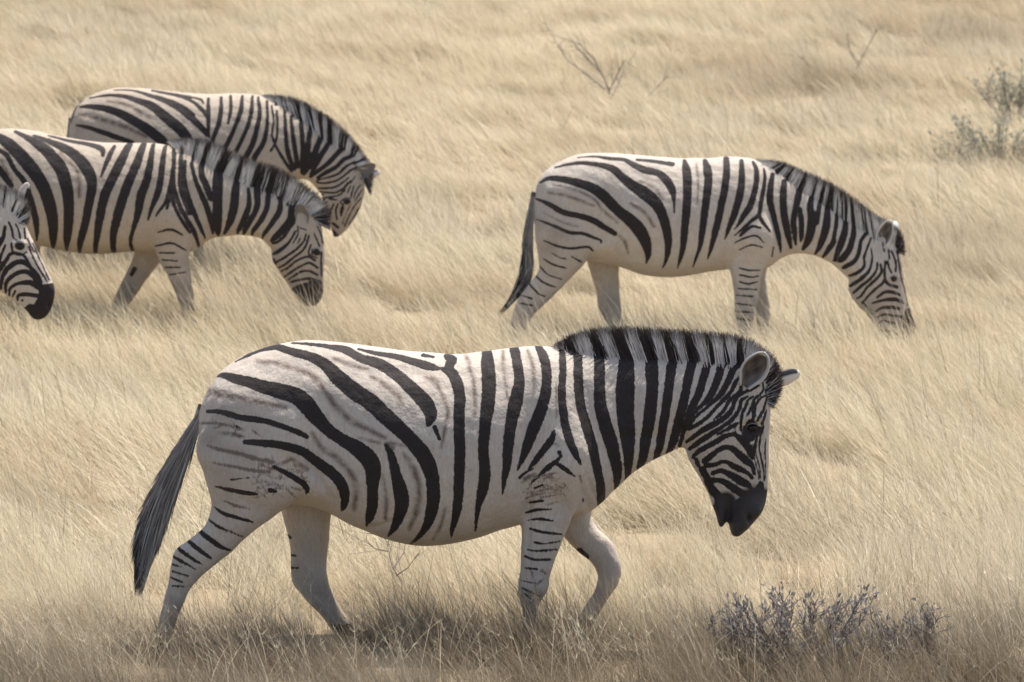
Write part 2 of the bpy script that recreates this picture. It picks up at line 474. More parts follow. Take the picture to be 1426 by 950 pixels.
def zebra(spec):
    fr = Frame(spec['Y'], spec['xc'], spec['foot'])
    root = bpy.data.objects.new('zebra', None); COL.objects.link(root)
    root.location = (fr.x0, fr.Y, fr.z0)
    root.empty_display_size = 0.3
    tag(root, spec['label'], 'zebra', 'zebras walking and grazing in the dry grass')
    big = spec.get('big', False)
    parts = [loft(fr, spec['trunk'], pear=0.12, sub=5, nring=36, sq=2.15), loft(fr, spec['head'], pear=spec.get('jaw', -0.05), sub=5)]
    for st, y in spec['legs']: parts.append(loft(fr, st, y0=y, pear=0, sub=4, nring=20, sq=2.2))
    for st in spec.get('extra', []): parts.append(loft(fr, st, pear=0, sub=4, nring=18))
    for b in spec.get('blobs', []): parts.append(blob(fr, *b))
    me = body_mesh(parts, 0.011 if big else 0.0145, 4 if big else 3)
    n = len(me.vertices)
    co = np.empty(n * 3, np.float32); me.vertices.foreach_get('co', co); co = co.reshape(-1, 3).astype(float)
    nr = np.empty(n * 3, np.float32); me.vertices.foreach_get('normal', nr); nr = nr.reshape(-1, 3)
    k = fr.k
    def vmap(c):
        y = c[:, 1]; z = c[:, 2]
        low = np.clip((0.56 - z) / 0.06, 0, 1)
        return z - k * np.abs(y) * (1 - low) + k * y * low
    # muscle relief: gentle swells and grooves on both flanks
    v = vmap(co); disp = np.zeros(n)
    for d in spec.get('relief', []):
        cx, cv = fr(d[0], d[1]); a = R(d[5]) if len(d) > 5 else 0
        dx = co[:, 0] - cx; dv = v - cv
        u_ = dx * math.cos(a) - dv * math.sin(a); w_ = dx * math.sin(a) + dv * math.cos(a)
        g = np.exp(-(u_ / (d[2] * fr.mpp)) ** 2 - (w_ / (d[3] * fr.mpp)) ** 2)
        disp += 1.8 * d[4] * g * np.clip(np.abs(nr[:, 1]) * 1.6, 0, 1)
    disp += 0.0015 * np.sin(co[:, 0] * 31 + co[:, 2] * 17) * np.sin(co[:, 2] * 39 + co[:, 1] * 21)
    co += nr * disp[:, None]
    me.vertices.foreach_set('co', co.astype(np.float32).ravel())
    lo = (co[:, 0].min() - .1, -0.2); hi = (co[:, 0].max() + .1, co[:, 2].max() + .25)
    step = 0.003 if big else 0.0045
    S = sdf_field(fr, spec['stripes'], step, lo, hi)
    Bf = sdf_field(fr, spec.get('brown', []), 0.008, lo, hi, soft=True) * 1.0
    B2 = sdf_field(fr, spec.get('brown2', []), step, lo, hi)
    Mz = sdf_field(fr, spec['muz'], 0.008, lo, hi, soft=True) if 'muz' in spec else np.zeros((2, 2))
    v = vmap(co)
    sv = sample(S, lo, step, co[:, 0], v)
    bv = sample(Bf, lo, 0.008, co[:, 0], v)
    b2 = sample(B2, lo, step, co[:, 0], v)
    mzv = sample(Mz, lo, 0.008, co[:, 0], v) if 'muz' in spec else bv * 0
    sv = np.maximum(sv, (mzv - .45) * .03) if 'muz' in spec else sv
    hoof = co[:, 2] < 0.055
    sv[hoof] = 0.02
    # dusty lower legs, rump and belly; shade on the legs painted in too
    du = np.clip((0.55 - co[:, 2]) / 0.40, 0, 1) * 0.70
    cx, cv = fr(*spec['rumpdust'])
    du = np.maximum(du, 0.75 * np.exp(-((co[:, 0] - cx) / .20) ** 2 - ((v - cv) / .26) ** 2))
    du *= 0.8 + 0.35 * np.sin(co[:, 0] * 23 + co[:, 2] * 11) * np.sin(co[:, 2] * 29 + co[:, 1] * 15)
    for nm, a in (('stripe', sv), ('brown', bv), ('fleck', b2), ('muzzle', np.clip(mzv, 0, 1)), ('dust', np.clip(du, 0, 1))):
        at = me.attributes.new(nm, 'FLOAT', 'POINT'); at.data.foreach_set('value', a.astype(np.float32))
    me.polygons.foreach_set('use_smooth', [True] * len(me.polygons))
    me.materials.clear(); me.materials.append(spec.get('mat', M_COAT)); me.name = 'body'
    body = bpy.data.objects.new('body', me); COL.objects.link(body); body.parent = root
    me.update()
    bvh = BVHTree.FromObject(body, bpy.context.evaluated_depsgraph_get()) if False else None
    near = co
    def surf_y(px, py):
        """depth of the near flank at a traced point"""
        x, vv = fr(px, py); d = (co[:, 0] - x) ** 2 + (v - vv) ** 2
        m = (co[:, 1] < 0) & (d < 0.02 ** 2)
        if not m.any(): return -0.06
        return float(co[m, 1].min())
    def skin(x, z):
        d = (co[:, 0] - x) ** 2 + (co[:, 2] - z) ** 2
        m = (co[:, 1] < 0) & (d < 0.010 ** 2)
        return abs(float(co[m, 1].min())) if m.any() else abs(ye) - .02
    # eyes, one on each side
    ex, ey = spec['eye']; ye = surf_y(ex, ey); x, vv = fr(ex, ey)
    for s in (-1, 1):
        er = 0.021
        vs, fs = [], []
        for i in range(13):
            p = math.pi * i / 12
            for j in range(18):
                t = 2 * math.pi * j / 18
                vs.append((x + er * 1.15 * math.sin(p) * math.cos(t), s * (abs(ye) - 0.0155) + er * .8 * math.cos(p) * s, vv - k * ye + er * .9 * math.sin(p) * math.sin(t)))
        for i in range(12):
            for j in range(18): fs.append((i * 18 + j, (i + 1) * 18 + j, (i + 1) * 18 + (j + 1) % 18, i * 18 + (j + 1) % 18))
        eo = mesh_obj('eye', vs, fs, M_EYE, root)
        # lids: a pale upper rim over the eye, child of the eye
        vs, fs = [], []
        for i in range(15):
            t = math.pi * (0.02 + i / 14 * .96)
            c = np.array([x + er * 1.25 * math.cos(t), 0, vv - k * ye + er * 1.0 * math.sin(t) + .002])
            c[1] = s * max(skin(c[0], c[2]), abs(ye) - .014)
            for j in range(6):
                q = 2 * math.pi * j / 6
                rr = 0.0030 * math.sin(t) + .0008
                vs.append(c + np.array([math.cos(t) * math.cos(q) * rr, math.sin(q) * rr, math.sin(t) * math.cos(q) * rr]))
        for i in range(14):
            for j in range(6): fs.append((i * 6 + j, (i + 1) * 6 + j, (i + 1) * 6 + (j + 1) % 6, i * 6 + (j + 1) % 6))
        lid = mesh_obj('eyelid', vs, fs, M_LID, eo)
    # mane: upright stiff hair along the crest
    rt = cat(spec['mane_root'], 10); tp = cat(spec['mane_tip'], 10)
    assert len(rt) == len(tp)
    def arc(P):
        d = np.r_[0, np.cumsum(np.hypot(*np.diff(P[:, :2], axis=0).T))]; return d / d[-1]
    ar = at_ = arc(rt + tp)
    nst = spec.get('mane_n', 5200); items = []
    us = rng.random(nst)
    rx = np.interp(us, ar, rt[:, 0]); ry = np.interp(us, ar, rt[:, 1])
    u2 = np.clip(us + rng.normal(0, .008, nst), 0, 1)
    tx = np.interp(u2, at_, tp[:, 0]); ty = np.interp(u2, at_, tp[:, 1])
    for i in range(nst):
        a = np.array(fr(rx[i], ry[i])); b = np.array(fr(tx[i], ty[i]))
        ln = np.linalg.norm(b - a); f = 0.80 + 0.25 * rng.random() ** 0.7
        if rng.random() < .25: f *= rng.uniform(.6, .95)
        yy = rng.normal(0, .016); a2 = a - (b - a) / max(ln, 1e-6) * 0.035
        b2 = a + (b - a) * f + rng.normal(0, .006, 2)
        y2 = yy * rng.uniform(.8, 1.9) + rng.normal(0, .005)
        mid = a + (b2 - a) * .45
        def tone(p, yv):
            return float(sample(S, lo, step, np.array([p[0]]), np.array([p[1]]))[0])
        s0 = max(tone(a - (b - a) * .06, yy), tone(a + (b - a) * .30, yy)) if not big else tone(a + (b - a) * .2, yy); s1 = s0
        g = rng.uniform(.7, 1.2)
        base = WHT * g
        jit = rng.normal(0, .004)
        c0 = BLK if s0 + jit > (0 if big else .0035) else base
        c1 = c0
        c2 = BRN * rng.uniform(.3, 1.4)
        if us[i] > spec.get('fore', .86): c0 = c1 = (BLK if rng.random() < .72 else base * .6)
        if rng.random() < .10: c2 = c1
        items.append(((a2[0], yy, a2[1]), (b2[0], y2, b2[1]), 0.0034 if big else 0.0050, c0, c1, c2, (0.0, 0, 0)))
    strands(items, M_HAIR, 'mane', root)
    # tail: dock and long hair
    tl = cat(spec['tail'], 8)            # x, y, half-width px
    T = fr.arr(tl); w = tl[:, 2] * fr.mpp
    tailY = spec.get('tail_y', 0.0)
    Lt = np.r_[0, np.cumsum(np.linalg.norm(np.diff(T, axis=0), axis=1))]; tot = Lt[-1]
    vs, fs, cc = [], [], []
    nd = max(4, int(len(T) * .45))
    for i in range(nd):
        d = T[min(i + 1, len(T) - 1)] - T[max(i - 1, 0)]; d /= np.linalg.norm(d)
        nrm = np.array([-d[1], d[0]]); r = 0.026 * (1 - .7 * i / nd)
        for j in range(10):
            q = 2 * math.pi * j / 10
            p = T[i] + nrm * r * math.cos(q)
            vs.append((p[0], tailY + r * math.sin(q), p[1])); cc.append(np.array((.33, .28, .24)) if (i // 2) % 2 else np.array((.10, .08, .07)))
    for i in range(nd - 1):
        for j in range(10): fs.append((i * 10 + j, i * 10 + (j + 1) % 10, (i + 1) * 10 + (j + 1) % 10, (i + 1) * 10 + j))
    dock = mesh_obj('tail', vs, fs, M_HAIR, root)
    ca = dock.data.color_attributes.new('Col', 'FLOAT_COLOR', 'POINT')
    ca.data.foreach_set('color', np.column_stack([np.array(cc), np.ones(len(cc))]).astype(np.float32).ravel())
    items = []
    for i in range(spec.get('tail_n', 2600)):
        u0 = rng.uniform(0.02, .72) if rng.random() < .8 else rng.uniform(.5, .85)
        u1 = min(1.0, u0 + rng.uniform(.16, .42)) if u0 < .6 else min(1.0 + rng.uniform(0, .10), u0 + rng.uniform(.15, .4))
        off = rng.uniform(-1, 1)
        def at(u, o):
            q = min(u, 1) * tot; c = np.array([np.interp(q, Lt, T[:, 0]), np.interp(q, Lt, T[:, 1])])
            q2 = min(q + .02, tot); q1 = max(q - .02, 0)
            d = np.array([np.interp(q2, Lt, T[:, 0]) - np.interp(q1, Lt, T[:, 0]), np.interp(q2, Lt, T[:, 1]) - np.interp(q1, Lt, T[:, 1])])
            d /= np.linalg.norm(d) + 1e-9
            return c + np.array([d[1], -d[0]]) * o * np.interp(q, Lt, w) + d * max(0, u - 1) * tot
        a = at(u0, off * .75); b = at(u1, off + rng.normal(0, .12)); yy = rng.normal(0, .014)
        # outer (left) side hair grey, inner side and tip black
        dark = u0 + .15 * off * spec.get('tail_side', 1) + rng.normal(0, .12)
        c = BLK * rng.uniform(.7, 1.5) if dark > spec.get('tail_black', .58) else np.array((.46, .42, .38)) * rng.uniform(.4, 1.2)
        c2 = BLK if rng.random() < .7 else c
        items.append(((a[0], tailY + yy, a[1]), (b[0], tailY + yy * 1.6 + rng.normal(0, .006), b[1]), 0.0035 if big else .005, c, c * .9, c2, (0, 0, 0)))
    strands(items, M_HAIR, 'tail_hair', dock)
    for e in spec['ears']: ear(fr, root, *e)
    return root

M_LID = flat_material('eyelid_skin', (0.20, 0.17, 0.15), 0.5)
# ------------------------------------------------------------------ the five zebras (outlines and stripes measured from the photograph)
def flecks(cx, cy, rx, ry, n, x0, y0, sc):
    g = np.random.default_rng(int(cx + cy)); out = []
    for i in range(n):
        t = g.random() * 6.283; r = math.sqrt(g.random()); x = cx + rx * r * math.cos(t); y = cy + ry * r * math.sin(t)
        a = R(g.normal(12, 24)); l = g.uniform(14, 36); b = g.normal(0, 5); w = g.uniform(3, 8)
        P = [(x - l * math.cos(a), y - l * math.sin(a), w * .4), (x, y + b, w), (x + l * math.cos(a), y + l * math.sin(a), w * .4)]
        out.append(np.array([(p[0] / sc + x0, p[1] / sc + y0, p[2] / sc) for p in P]))
    return out
FRONT_TRUNK = [
 (277,578,278,612,.05),(288,546,287,650,.135),(315,511,312,688,.205),(365,485,372,698,.245),(430,474,440,706,.265),
 (500,480,505,737,.285),(570,489,575,758,.295),(640,493,640,754,.295),(700,486,705,735,.275),(745,482,762,722,.24),
 (785,485,815,716,.205),(830,491,852,686,.155),(872,494,886,655,.115),(920,497,925,634,.095),(968,498,956,622,.085),
 (1010,500,966,632,.082),(1038,504,985,640,.075)]
FRONT_HEAD = [
 (1050,500,1000,520,.05),(1068,525,975,575,.082),(1073,562,957,612,.096),(1072,600,957,636,.098),(1071,632,972,662,.080),
 (1070,662,984,684,.064),(1069,688,998,700,.056),(1064,708,1011,714,.058),(1052,726,1015,729,.056),(1039,739,1017,742,.045),(1031,747,1021,748,.02)]
FRONT_LEGS = [
 ([(305,560,425,560,.09,-.12),(277,620,440,640,.115,-.15),(289,665,425,686,.11,-.16),(298,703,390,716,.085),(288,733,352,744,.065),
   (266,752,326,769,.055),(247,768,293,795,.048),(242,788,272,816,.040),(238,812,262,836,.034),(231,838,252,860,.031),(226,862,246,880,.031),
   (221,880,243,893,.036),(224,893,242,903,.031),(220,903,250,914,.045)], -.15),
 ([(370,640,460,650,.09,.12),(384,690,462,692,.09),(392,725,458,725,.08),(400,757,456,760,.062),(402,790,453,788,.050),(405,815,456,812,.046),
   (424,838,461,826,.038),(442,856,474,848,.033),(459,880,487,870,.031),(471,894,494,884,.035),(478,903,503,894,.043)], .14),
 ([(735,560,805,565,.05,-.15),(722,610,818,625,.075,-.165),(720,655,812,665,.085,-.16),(722,695,803,703,.075),(726,730,789,738,.06),(725,765,777,768,.052),
   (723,800,766,800,.046),(719,820,764,819,.050),(727,846,750,844,.031),(727,875,750,873,.031),(726,890,753,890,.036),(731,901,751,902,.031),(728,914,758,913,.046)], -.13),
 ([(760,660,840,660,.06,.11),(772,700,826,712,.07),(781,740,832,735,.06),(802,766,854,755,.053),(822,782,865,780,.050),(833,803,865,808,.048),(828,824,851,831,.034),
   (815,844,838,852,.030),(802,861,828,871,.036),(790,872,814,884,.034),(772,880,800,900,.045)], .13)]
FRONT_STRIPES = crop('''
470,180,4;520,155,14;570,135,16;620,124,22;640,125,26;700,145,32;770,165,38;830,200,48;880,250,60;940,300,66;1000,340,64;1060,395,64;1120,450,58;1170,500,58;1215,560,62;1240,630,54;1245,700,52;1235,770,44;1215,820,30;1180,865,14;1150,888,4
690,106,7;760,112,13;830,122,19;900,135,32;960,168,34;1030,190,42;1100,235,46;1160,290,52;1210,340,58;1235,390,48;1225,430,20
950,132,10;1020,150,17;1090,160,22;1160,180,30;1220,200,34;1260,210,18
1200,155,16;1240,162,12
1290,158,22;1312,175,40;1300,195,30
1270,210,12;1310,225,40;1335,270,44;1345,330,44;1342,400,44;1345,500,42;1345,600,42;1340,700,40;1330,780,30;1315,830,16;1312,865,5
1310,175,30;1305,225,30
395,235,8;430,235,24;480,250,38;540,265,44;600,285,52;660,300,62;720,320,66;760,355,68;800,405,58;850,455,48;910,495,50;960,525,62;1000,565,68;1015,610,62;1012,680,44;1010,740,42;1000,780,34;985,815,7
1065,510,12;1085,550,32;1100,610,38;1115,670,54;1125,720,56;1115,770,44;1095,820,28;1068,856,5
525,495,20;600,500,28;680,512,32;740,530,34;790,565,38;850,610,42;890,650,42;905,700,36;900,740,24;890,757,7
370,375,12;430,380,22;500,400,24;560,408,25;620,420,22;680,440,20;740,465,22;760,475,16
635,590,12;690,620,20;740,650,24;760,675,22;755,693,5
410,665,7;470,680,16;540,692,16;570,695,8
470,640,7;540,632,5|620,680,18;640,685,14
400,742,5;430,765,12;490,785,14;550,802,6
500,440,6;470,425,4|1250,440,18;1268,485,12
''', 160, 440, 2.794) + crop('''
795,160,14;840,195,20;890,230,18;930,245,5
752,200,14;790,230,17;830,260,13;855,278,4
715,230,12;750,258,15;790,285,12;820,300,4
702,268,10;740,290,12;790,318,5
700,300,8;740,312,5|700,328,8;765,345,7|690,350,8;740,370,6|700,385,6;755,388,5|840,122,5;880,150,8;930,172,7;975,192,4
1140,192,14;1148,198,8|1140,265,13;1168,270,9|1140,318,8;1180,318,7|1136,345,12;1150,372,10
''', 0, 680, 2.852) + crop('''
205,125,34;210,180,48;215,260,52;210,340,50;200,420,42;195,500,39;200,580,41;190,650,37;175,710,20;165,790,6
305,115,34;318,180,37;325,250,39;310,330,50;295,400,43;285,480,38;280,550,31;270,610,18;264,660,4
395,115,26;415,160,36;425,220,36;420,290,39;400,360,43;375,420,43;355,480,35;335,530,20;318,570,5
482,130,24;484,200,26;480,270,28;482,340,30;492,410,32;510,470,32;530,515,24;548,550,6
450,430,12;440,460,26;410,500,25;380,540,19;358,565,5
540,135,32;540,200,33;542,270,34;550,340,36;570,410,37;590,480,36;605,550,33;618,610,32;624,665,32;620,712,14
618,140,40;618,200,40;618,270,42;622,340,46;640,410,50;660,470,50;675,530,43;684,585,34;680,632,16
718,140,52;716,200,60;712,270,68;712,350,66;718,420,60;722,480,48;724,540,34;722,600,20
810,145,46;810,210,46;812,270,44;805,340,45;795,410,43;785,470,39;778,520,34;766,556,24
890,150,38;880,210,36;870,280,34;860,350,34;850,410,32;840,470,32;826,530,22
935,280,34;920,340,34;905,400,34;890,460,32;872,508,20
965,310,20;945,360,22;930,410,20;914,478,14
455,540,18;430,560,20;395,590,10|465,550,14;495,570,16;525,592,7|468,505,14;474,520,10;450,545,14
500,85,46;520,130,34|590,60,36;622,130,38|692,50,46;714,140,50|790,60,40;806,145,44|868,60,36;888,150,38|940,66,38;962,155,38
1025,75,22;1030,155,22|1085,90,18;1085,160,18|1160,95,30;1130,160,26
''', 600, 440, 2.6407) + crop('''
100,460,11;140,425,14;190,400,5|190,520,13;240,500,11|160,605,12;240,595,12|140,665,12;200,650,16;290,645,7
150,710,8;220,703,16;300,715,7|165,760,13;230,780,15;350,795,12|190,842,9;250,850,11;340,835,7
150,885,9;200,893,13;320,885,11|130,925,9;200,945,13;280,940,11|480,585,9;480,600,7|150,530,6;180,480,9;230,450,6
''', 700, 560, 4.32) + crop('''
842,240,7;880,252,9;930,252,7|845,280,7;885,285,7|830,325,5;880,335,5|830,350,6;895,380,5|840,370,5;870,395,4
1037,222,20;1060,245,24
''', 400, 680, 2.546) + crop('''
195,170,90;170,260,88;130,400,88;110,520,78;80,640,76;50,760,68;30,850,58;10,940,46
395,170,80;350,230,78;320,320,78;290,420,78;260,520,76;220,620,66;170,720,54;125,830,44;100,930,30
545,190,70;500,250,78;480,340,74;440,440,72;400,530,72;350,610,58;280,680,38;220,740,30;160,820,36;110,890,46;80,945,42
700,220,60;640,270,68;600,360,60;560,440,58;510,530,58;440,610,44;370,670,34;290,740,34;220,800,34;160,880,28;130,930,18
690,370,18;650,430,38;620,500,38;570,570,38;500,640,38;430,710,38;350,800,38;260,870,38;180,915,38;140,940,26
715,430,18;710,510,34;660,560,34;590,620,34;550,690,34;500,760,34;440,810,22;405,838,8
850,490,28;780,520,28;700,560,34;650,620,38;620,700,42;560,790,52;460,860,56;360,910,56;290,950,50
790,580,18;720,620,32;700,700,32;650,790,38;580,860,38;480,930,38
680,870,18;620,905,36;560,940,36
850,580,18;790,620,22;770,680,24;730,760,28;715,830,28;710,950,30
920,455,18;860,480,36;810,510,28
960,430,22;960,510,24;920,560,24;860,610,22;840,680,28;800,760,22;775,800,10
1000,500,22;990,560,22;930,600,22;880,670,28;860,740,48;850,800,38;845,830,18
1010,560,12;990,640,18;970,710,28;930,780,34;890,850,18
1000,720,14;980,790,24;950,880,28
820,880,90;880,930,60;930,930,40
''', 940, 480, 7.917, 1.15) + crop('''
217,59,38;150,110,34;95,152,22|330,0,40;270,35,40;217,59,38
360,44,28;260,110,42;200,150,42;120,208,30
420,52,28;400,60,20;340,95,16
480,90,34;430,100,34;380,120,38;320,160,38;240,200,40;170,250,32;145,285,18
480,90,34;530,130,46;580,180,54;620,240,56;630,280,36
495,0,12;490,50,12;485,90,18
240,310,44;300,260,40;360,215,40;420,200,38;470,215,48;530,265,54;580,310,54;630,350,38;650,420,18
250,350,34;330,340,28;370,320,26;420,320,28;470,350,42;530,380,46;590,410,28;630,450,26
310,410,36;370,390,32;420,410,42;480,440,56;540,480,64;600,510,46;620,540,18
300,470,44;360,470,38;410,490,48;470,530,56;530,570,56;590,600,56
220,380,50;260,450,50;300,540,60;350,600,66|170,300,34;190,350,26
690,650,120;690,700,130;640,800,150;560,880,160;480,940,150|400,800,150;370,860,120;350,720,110|600,700,130;520,730,180;480,800,150;470,900,90|680,600,110;660,700,140|420,770,110;640,570,60|705,500,46;695,560,80;690,620,80|380,690,90;350,620,40
690,60,18;660,150,15;660,250,11;690,350,9;700,450,11|725,20,18;700,110,16;690,200,12;710,300,12;730,400,12;735,480,12
745,130,7;740,250,7;745,350,7;750,450,7|640,180,11;650,300,9;680,400,9;690,460,9
610,60,110;620,110,70|540,30,14;550,90,18;600,150,22
''', 940, 590, 5.938, 1.12)
FRONT_BROWN = crop('''
560,180,22;640,190,34;720,215,34;780,240,36;830,300,34;870,360,34;930,415,36;1000,450,30;1060,480,20
1000,240,20;1050,270,32;1110,320,36;1130,350,20|1210,240,20;1250,260,36;1275,310,22;1300,370,24;1290,440,20;1275,520,14
780,460,20;820,520,28;880,560,34;930,620,36;950,680,34;940,750,30|1130,540,20;1170,600,34;1190,680,34;1180,760,36;1150,830,20
1050,620,14;1065,700,24;1060,790,20|1290,750,14;1270,820,18;1240,870,10|370,290,34;430,310,36;520,330,30;600,345,30;680,365,24
350,420,10;450,430,14;520,450,10|700,560,20;760,600,24;720,580,20|420,460,16;520,475,12|620,600,16;700,560,20
860,170,20;930,200,24;990,215,14|960,480,14;1040,500,14|1080,500,20;1180,520,14
''', 160, 440, 2.794) + crop('''
130,145,22;145,200,24;160,260,22;165,330,18;165,390,8|265,130,18;268,200,20;275,260,16;285,320,10|355,125,16;375,190,22;380,260,20;375,300,10
470,480,10;440,470,10|340,600,14;400,590,20;450,600,10|460,250,8;462,380,12|500,420,16;520,460,14
''', 600, 440, 2.6407)
FRONT_BROWN2 = crop('''
375,508,8;430,525,15;500,540,17;570,560,18;630,572,18|400,575,6;480,590,12;560,605,14;620,610,12|440,720,7;490,740,12;540,750,8
380,795,7;430,825,12;510,858,7|330,420,5;400,422,8;450,430,7;500,445,5|440,460,6;480,462,8;525,478,6|360,320,5;400,300,7;420,320,5|1090,520,20;1065,505,18
''', 160, 440, 2.794) + crop('''
120,490,8;150,450,12;200,430,8|160,510,8;185,470,12;240,445,10;320,430,10|210,540,10;270,525,12;330,535,9|140,580,9;200,560,9;250,545,7
240,470,10;300,440,8|250,500,10;300,520,8|360,490,13;390,530,7|460,450,12;470,490,8|230,575,8;320,560,8|330,600,6;260,620,6
''', 700, 560, 4.32) + flecks(650,640,110,85,34,160,440,2.794) + flecks(520,430,130,40,10,160,440,2.794) + flecks(240,520,120,70,26,700,560,4.32) + crop('900,290,9;915,300,9|865,290,6;870,315,6|905,320,7;880,345,6', 400, 680, 2.546)
FRONT_RELIEF = [(735,640,14,80,-.016),(690,600,30,80,.006),(460,600,34,60,-.014,10),(330,560,45,40,.014),(390,620,50,40,.010),(445,680,30,18,.012),
 (790,640,34,50,.014),(830,600,14,80,-.009,-20),(770,545,30,50,.006),(900,610,40,10,-.008),(985,590,30,26,.010),(955,620,12,40,-.010,-30),
 (1045,610,12,22,-.004),(1022,650,10,44,-.006,10),(1050,583,14,7,.008),(1046,596,11,8,-.012),(1044,724,5,10,-.016,-30),(1034,720,5,12,.005,-20),(1054,712,6,10,.005),(1014,712,4,20,-.008),(1030,690,10,6,-.003),
 (660,650,5,60,.003),(640,650,4,60,-.003),(620,650,5,60,.003),(600,650,4,60,-.003),(775,700,10,26,-.008),(812,690,8,30,-.007,-20),(440,640,10,40,-.008,-10),(385,740,6,24,-.006),(258,765,8,8,.006),(740,822,12,10,.004),(735,760,4,40,-.004),(860,560,16,50,-.006,-10),(448,668,5,30,-.008,-35),(738,700,4,22,-.007,10),(822,680,4,22,-.006,-25),(716,640,4,30,-.005,5),(925,640,20,4,-.004,20),(950,600,4,26,-.006,-25),(520,735,50,4,-.004,-15),(930,560,30,40,.005),(600,600,90,60,.010),(560,520,60,16,-.006),(350,700,30,10,-.006,30),(300,760,8,20,-.006),(430,510,50,20,-.005),(1060,640,5,40,-.004)]

zebra(dict(label='largest zebra walking nearest the camera with head lowered above the grass', big=True, Y=15.6, xc=640, foot=905,
 trunk=FRONT_TRUNK, head=FRONT_HEAD, legs=FRONT_LEGS,
 extra=[[(1018,684,986,688,.046),(1012,700,991,702,.042),(1010,715,996,715,.038),(1009,728,999,728,.034),(1007,736,1002,736,.018)]],
 stripes=FRONT_STRIPES, brown=FRONT_BROWN, brown2=FRONT_BROWN2, relief=FRONT_RELIEF, rumpdust=(300,620), eye=(1046,597), muz=[np.array([(1050,700,52),(1042,722,46),(1020,738,34)],float), np.array([(1010,700,34),(1006,722,30)],float), np.array([(1062,695,34),(1052,715,34)],float)],
 mane_root=[(772,487),(800,489),(840,492),(890,495),(940,497),(1000,500),(1035,503),(1055,512),(1066,530),(1069,548),(1069,560)],
 mane_tip=[(768,484),(792,468),(828,458),(876,456),(930,459),(992,463),(1035,470),(1066,486),(1085,508),(1089,538),(1078,568)],
 mane_n=9000, fore=.85,
 tail=[(284,566,5),(270,600,9),(250,638,14),(229,685,19),(211,730,21),(199,775,17),(195,808,6)], tail_n=4200, tail_black=.82, tail_side=1.8,
 ears=[((1035,541),(1062,493),.122,-.088,-.125,(.25,-1,.15),'inner'),((1072,530),(1117,519),.085,.05,.13,(.2,.9,.4),'back')]))

# ---- grazing zebra on the right
RIGHT_TRUNK = [(744,275,744,312,.05),(751,250,751,335,.13),(769,231,769,350,.2),(802,216,806,362,.245),(842,213,850,368,.265),(890,216,897,383,.29),
 (940,220,940,386,.295),(985,220,985,379,.27),(1020,218,1030,374,.24),(1050,222,1066,374,.195),(1080,236,1090,359,.145),(1110,258,1115,353,.11),
 (1140,277,1142,359,.095),(1170,299,1160,369,.088),(1196,315,1177,384,.083),(1216,328,1190,395,.075)]
RIGHT_HEAD = [(1236,322,1200,345,.05),(1251,345,1184,384,.085),(1256,372,1181,404,.095),(1261,402,1192,424,.083),(1267,428,1208,440,.066),(1274,448,1220,456,.058),
 (1274,462,1230,468,.055),(1266,473,1239,475,.035)]
RIGHT_LEGS = [
 ([(760,260,840,280,.09,-.12),(744,312,838,328,.115,-.15),(748,353,818,362,.10),(749,378,794,388,.068),(731,402,766,417,.052),(719,420,745,437,.045),
   (713,440,735,452,.034),(711,460,729,465,.031),(710,478,728,479,.036),(713,486,726,487,.031),(711,495,733,495,.045)], -.15),
 ([(800,310,870,330,.08,.12),(812,345,865,350,.085),(822,380,863,380,.065),(830,405,864,403,.052),(833,428,866,425,.045),(842,446,868,440,.034),(850,460,870,455,.031),
   (855,472,874,468,.036),(858,482,882,479,.042)], .14),
 ([(1020,290,1068,290,.05,-.14),(1012,325,1078,328,.078,-.155),(1012,352,1070,358,.078),(1015,380,1060,381,.06),(1020,405,1056,408,.050),(1021,430,1051,432,.045),
   (1024,450,1047,452,.035),(1027,470,1044,470,.031),(1027,481,1046,481,.036),(1026,494,1050,494,.045)], -.13),
 ([(1040,340,1080,345,.06,.12),(1045,385,1069,380,.05),(1051,410,1072,410,.044),(1053,435,1075,435,.043),(1056,455,1073,455,.032),(1056,470,1076,472,.036),(1056,483,1080,483,.044)], .13)]
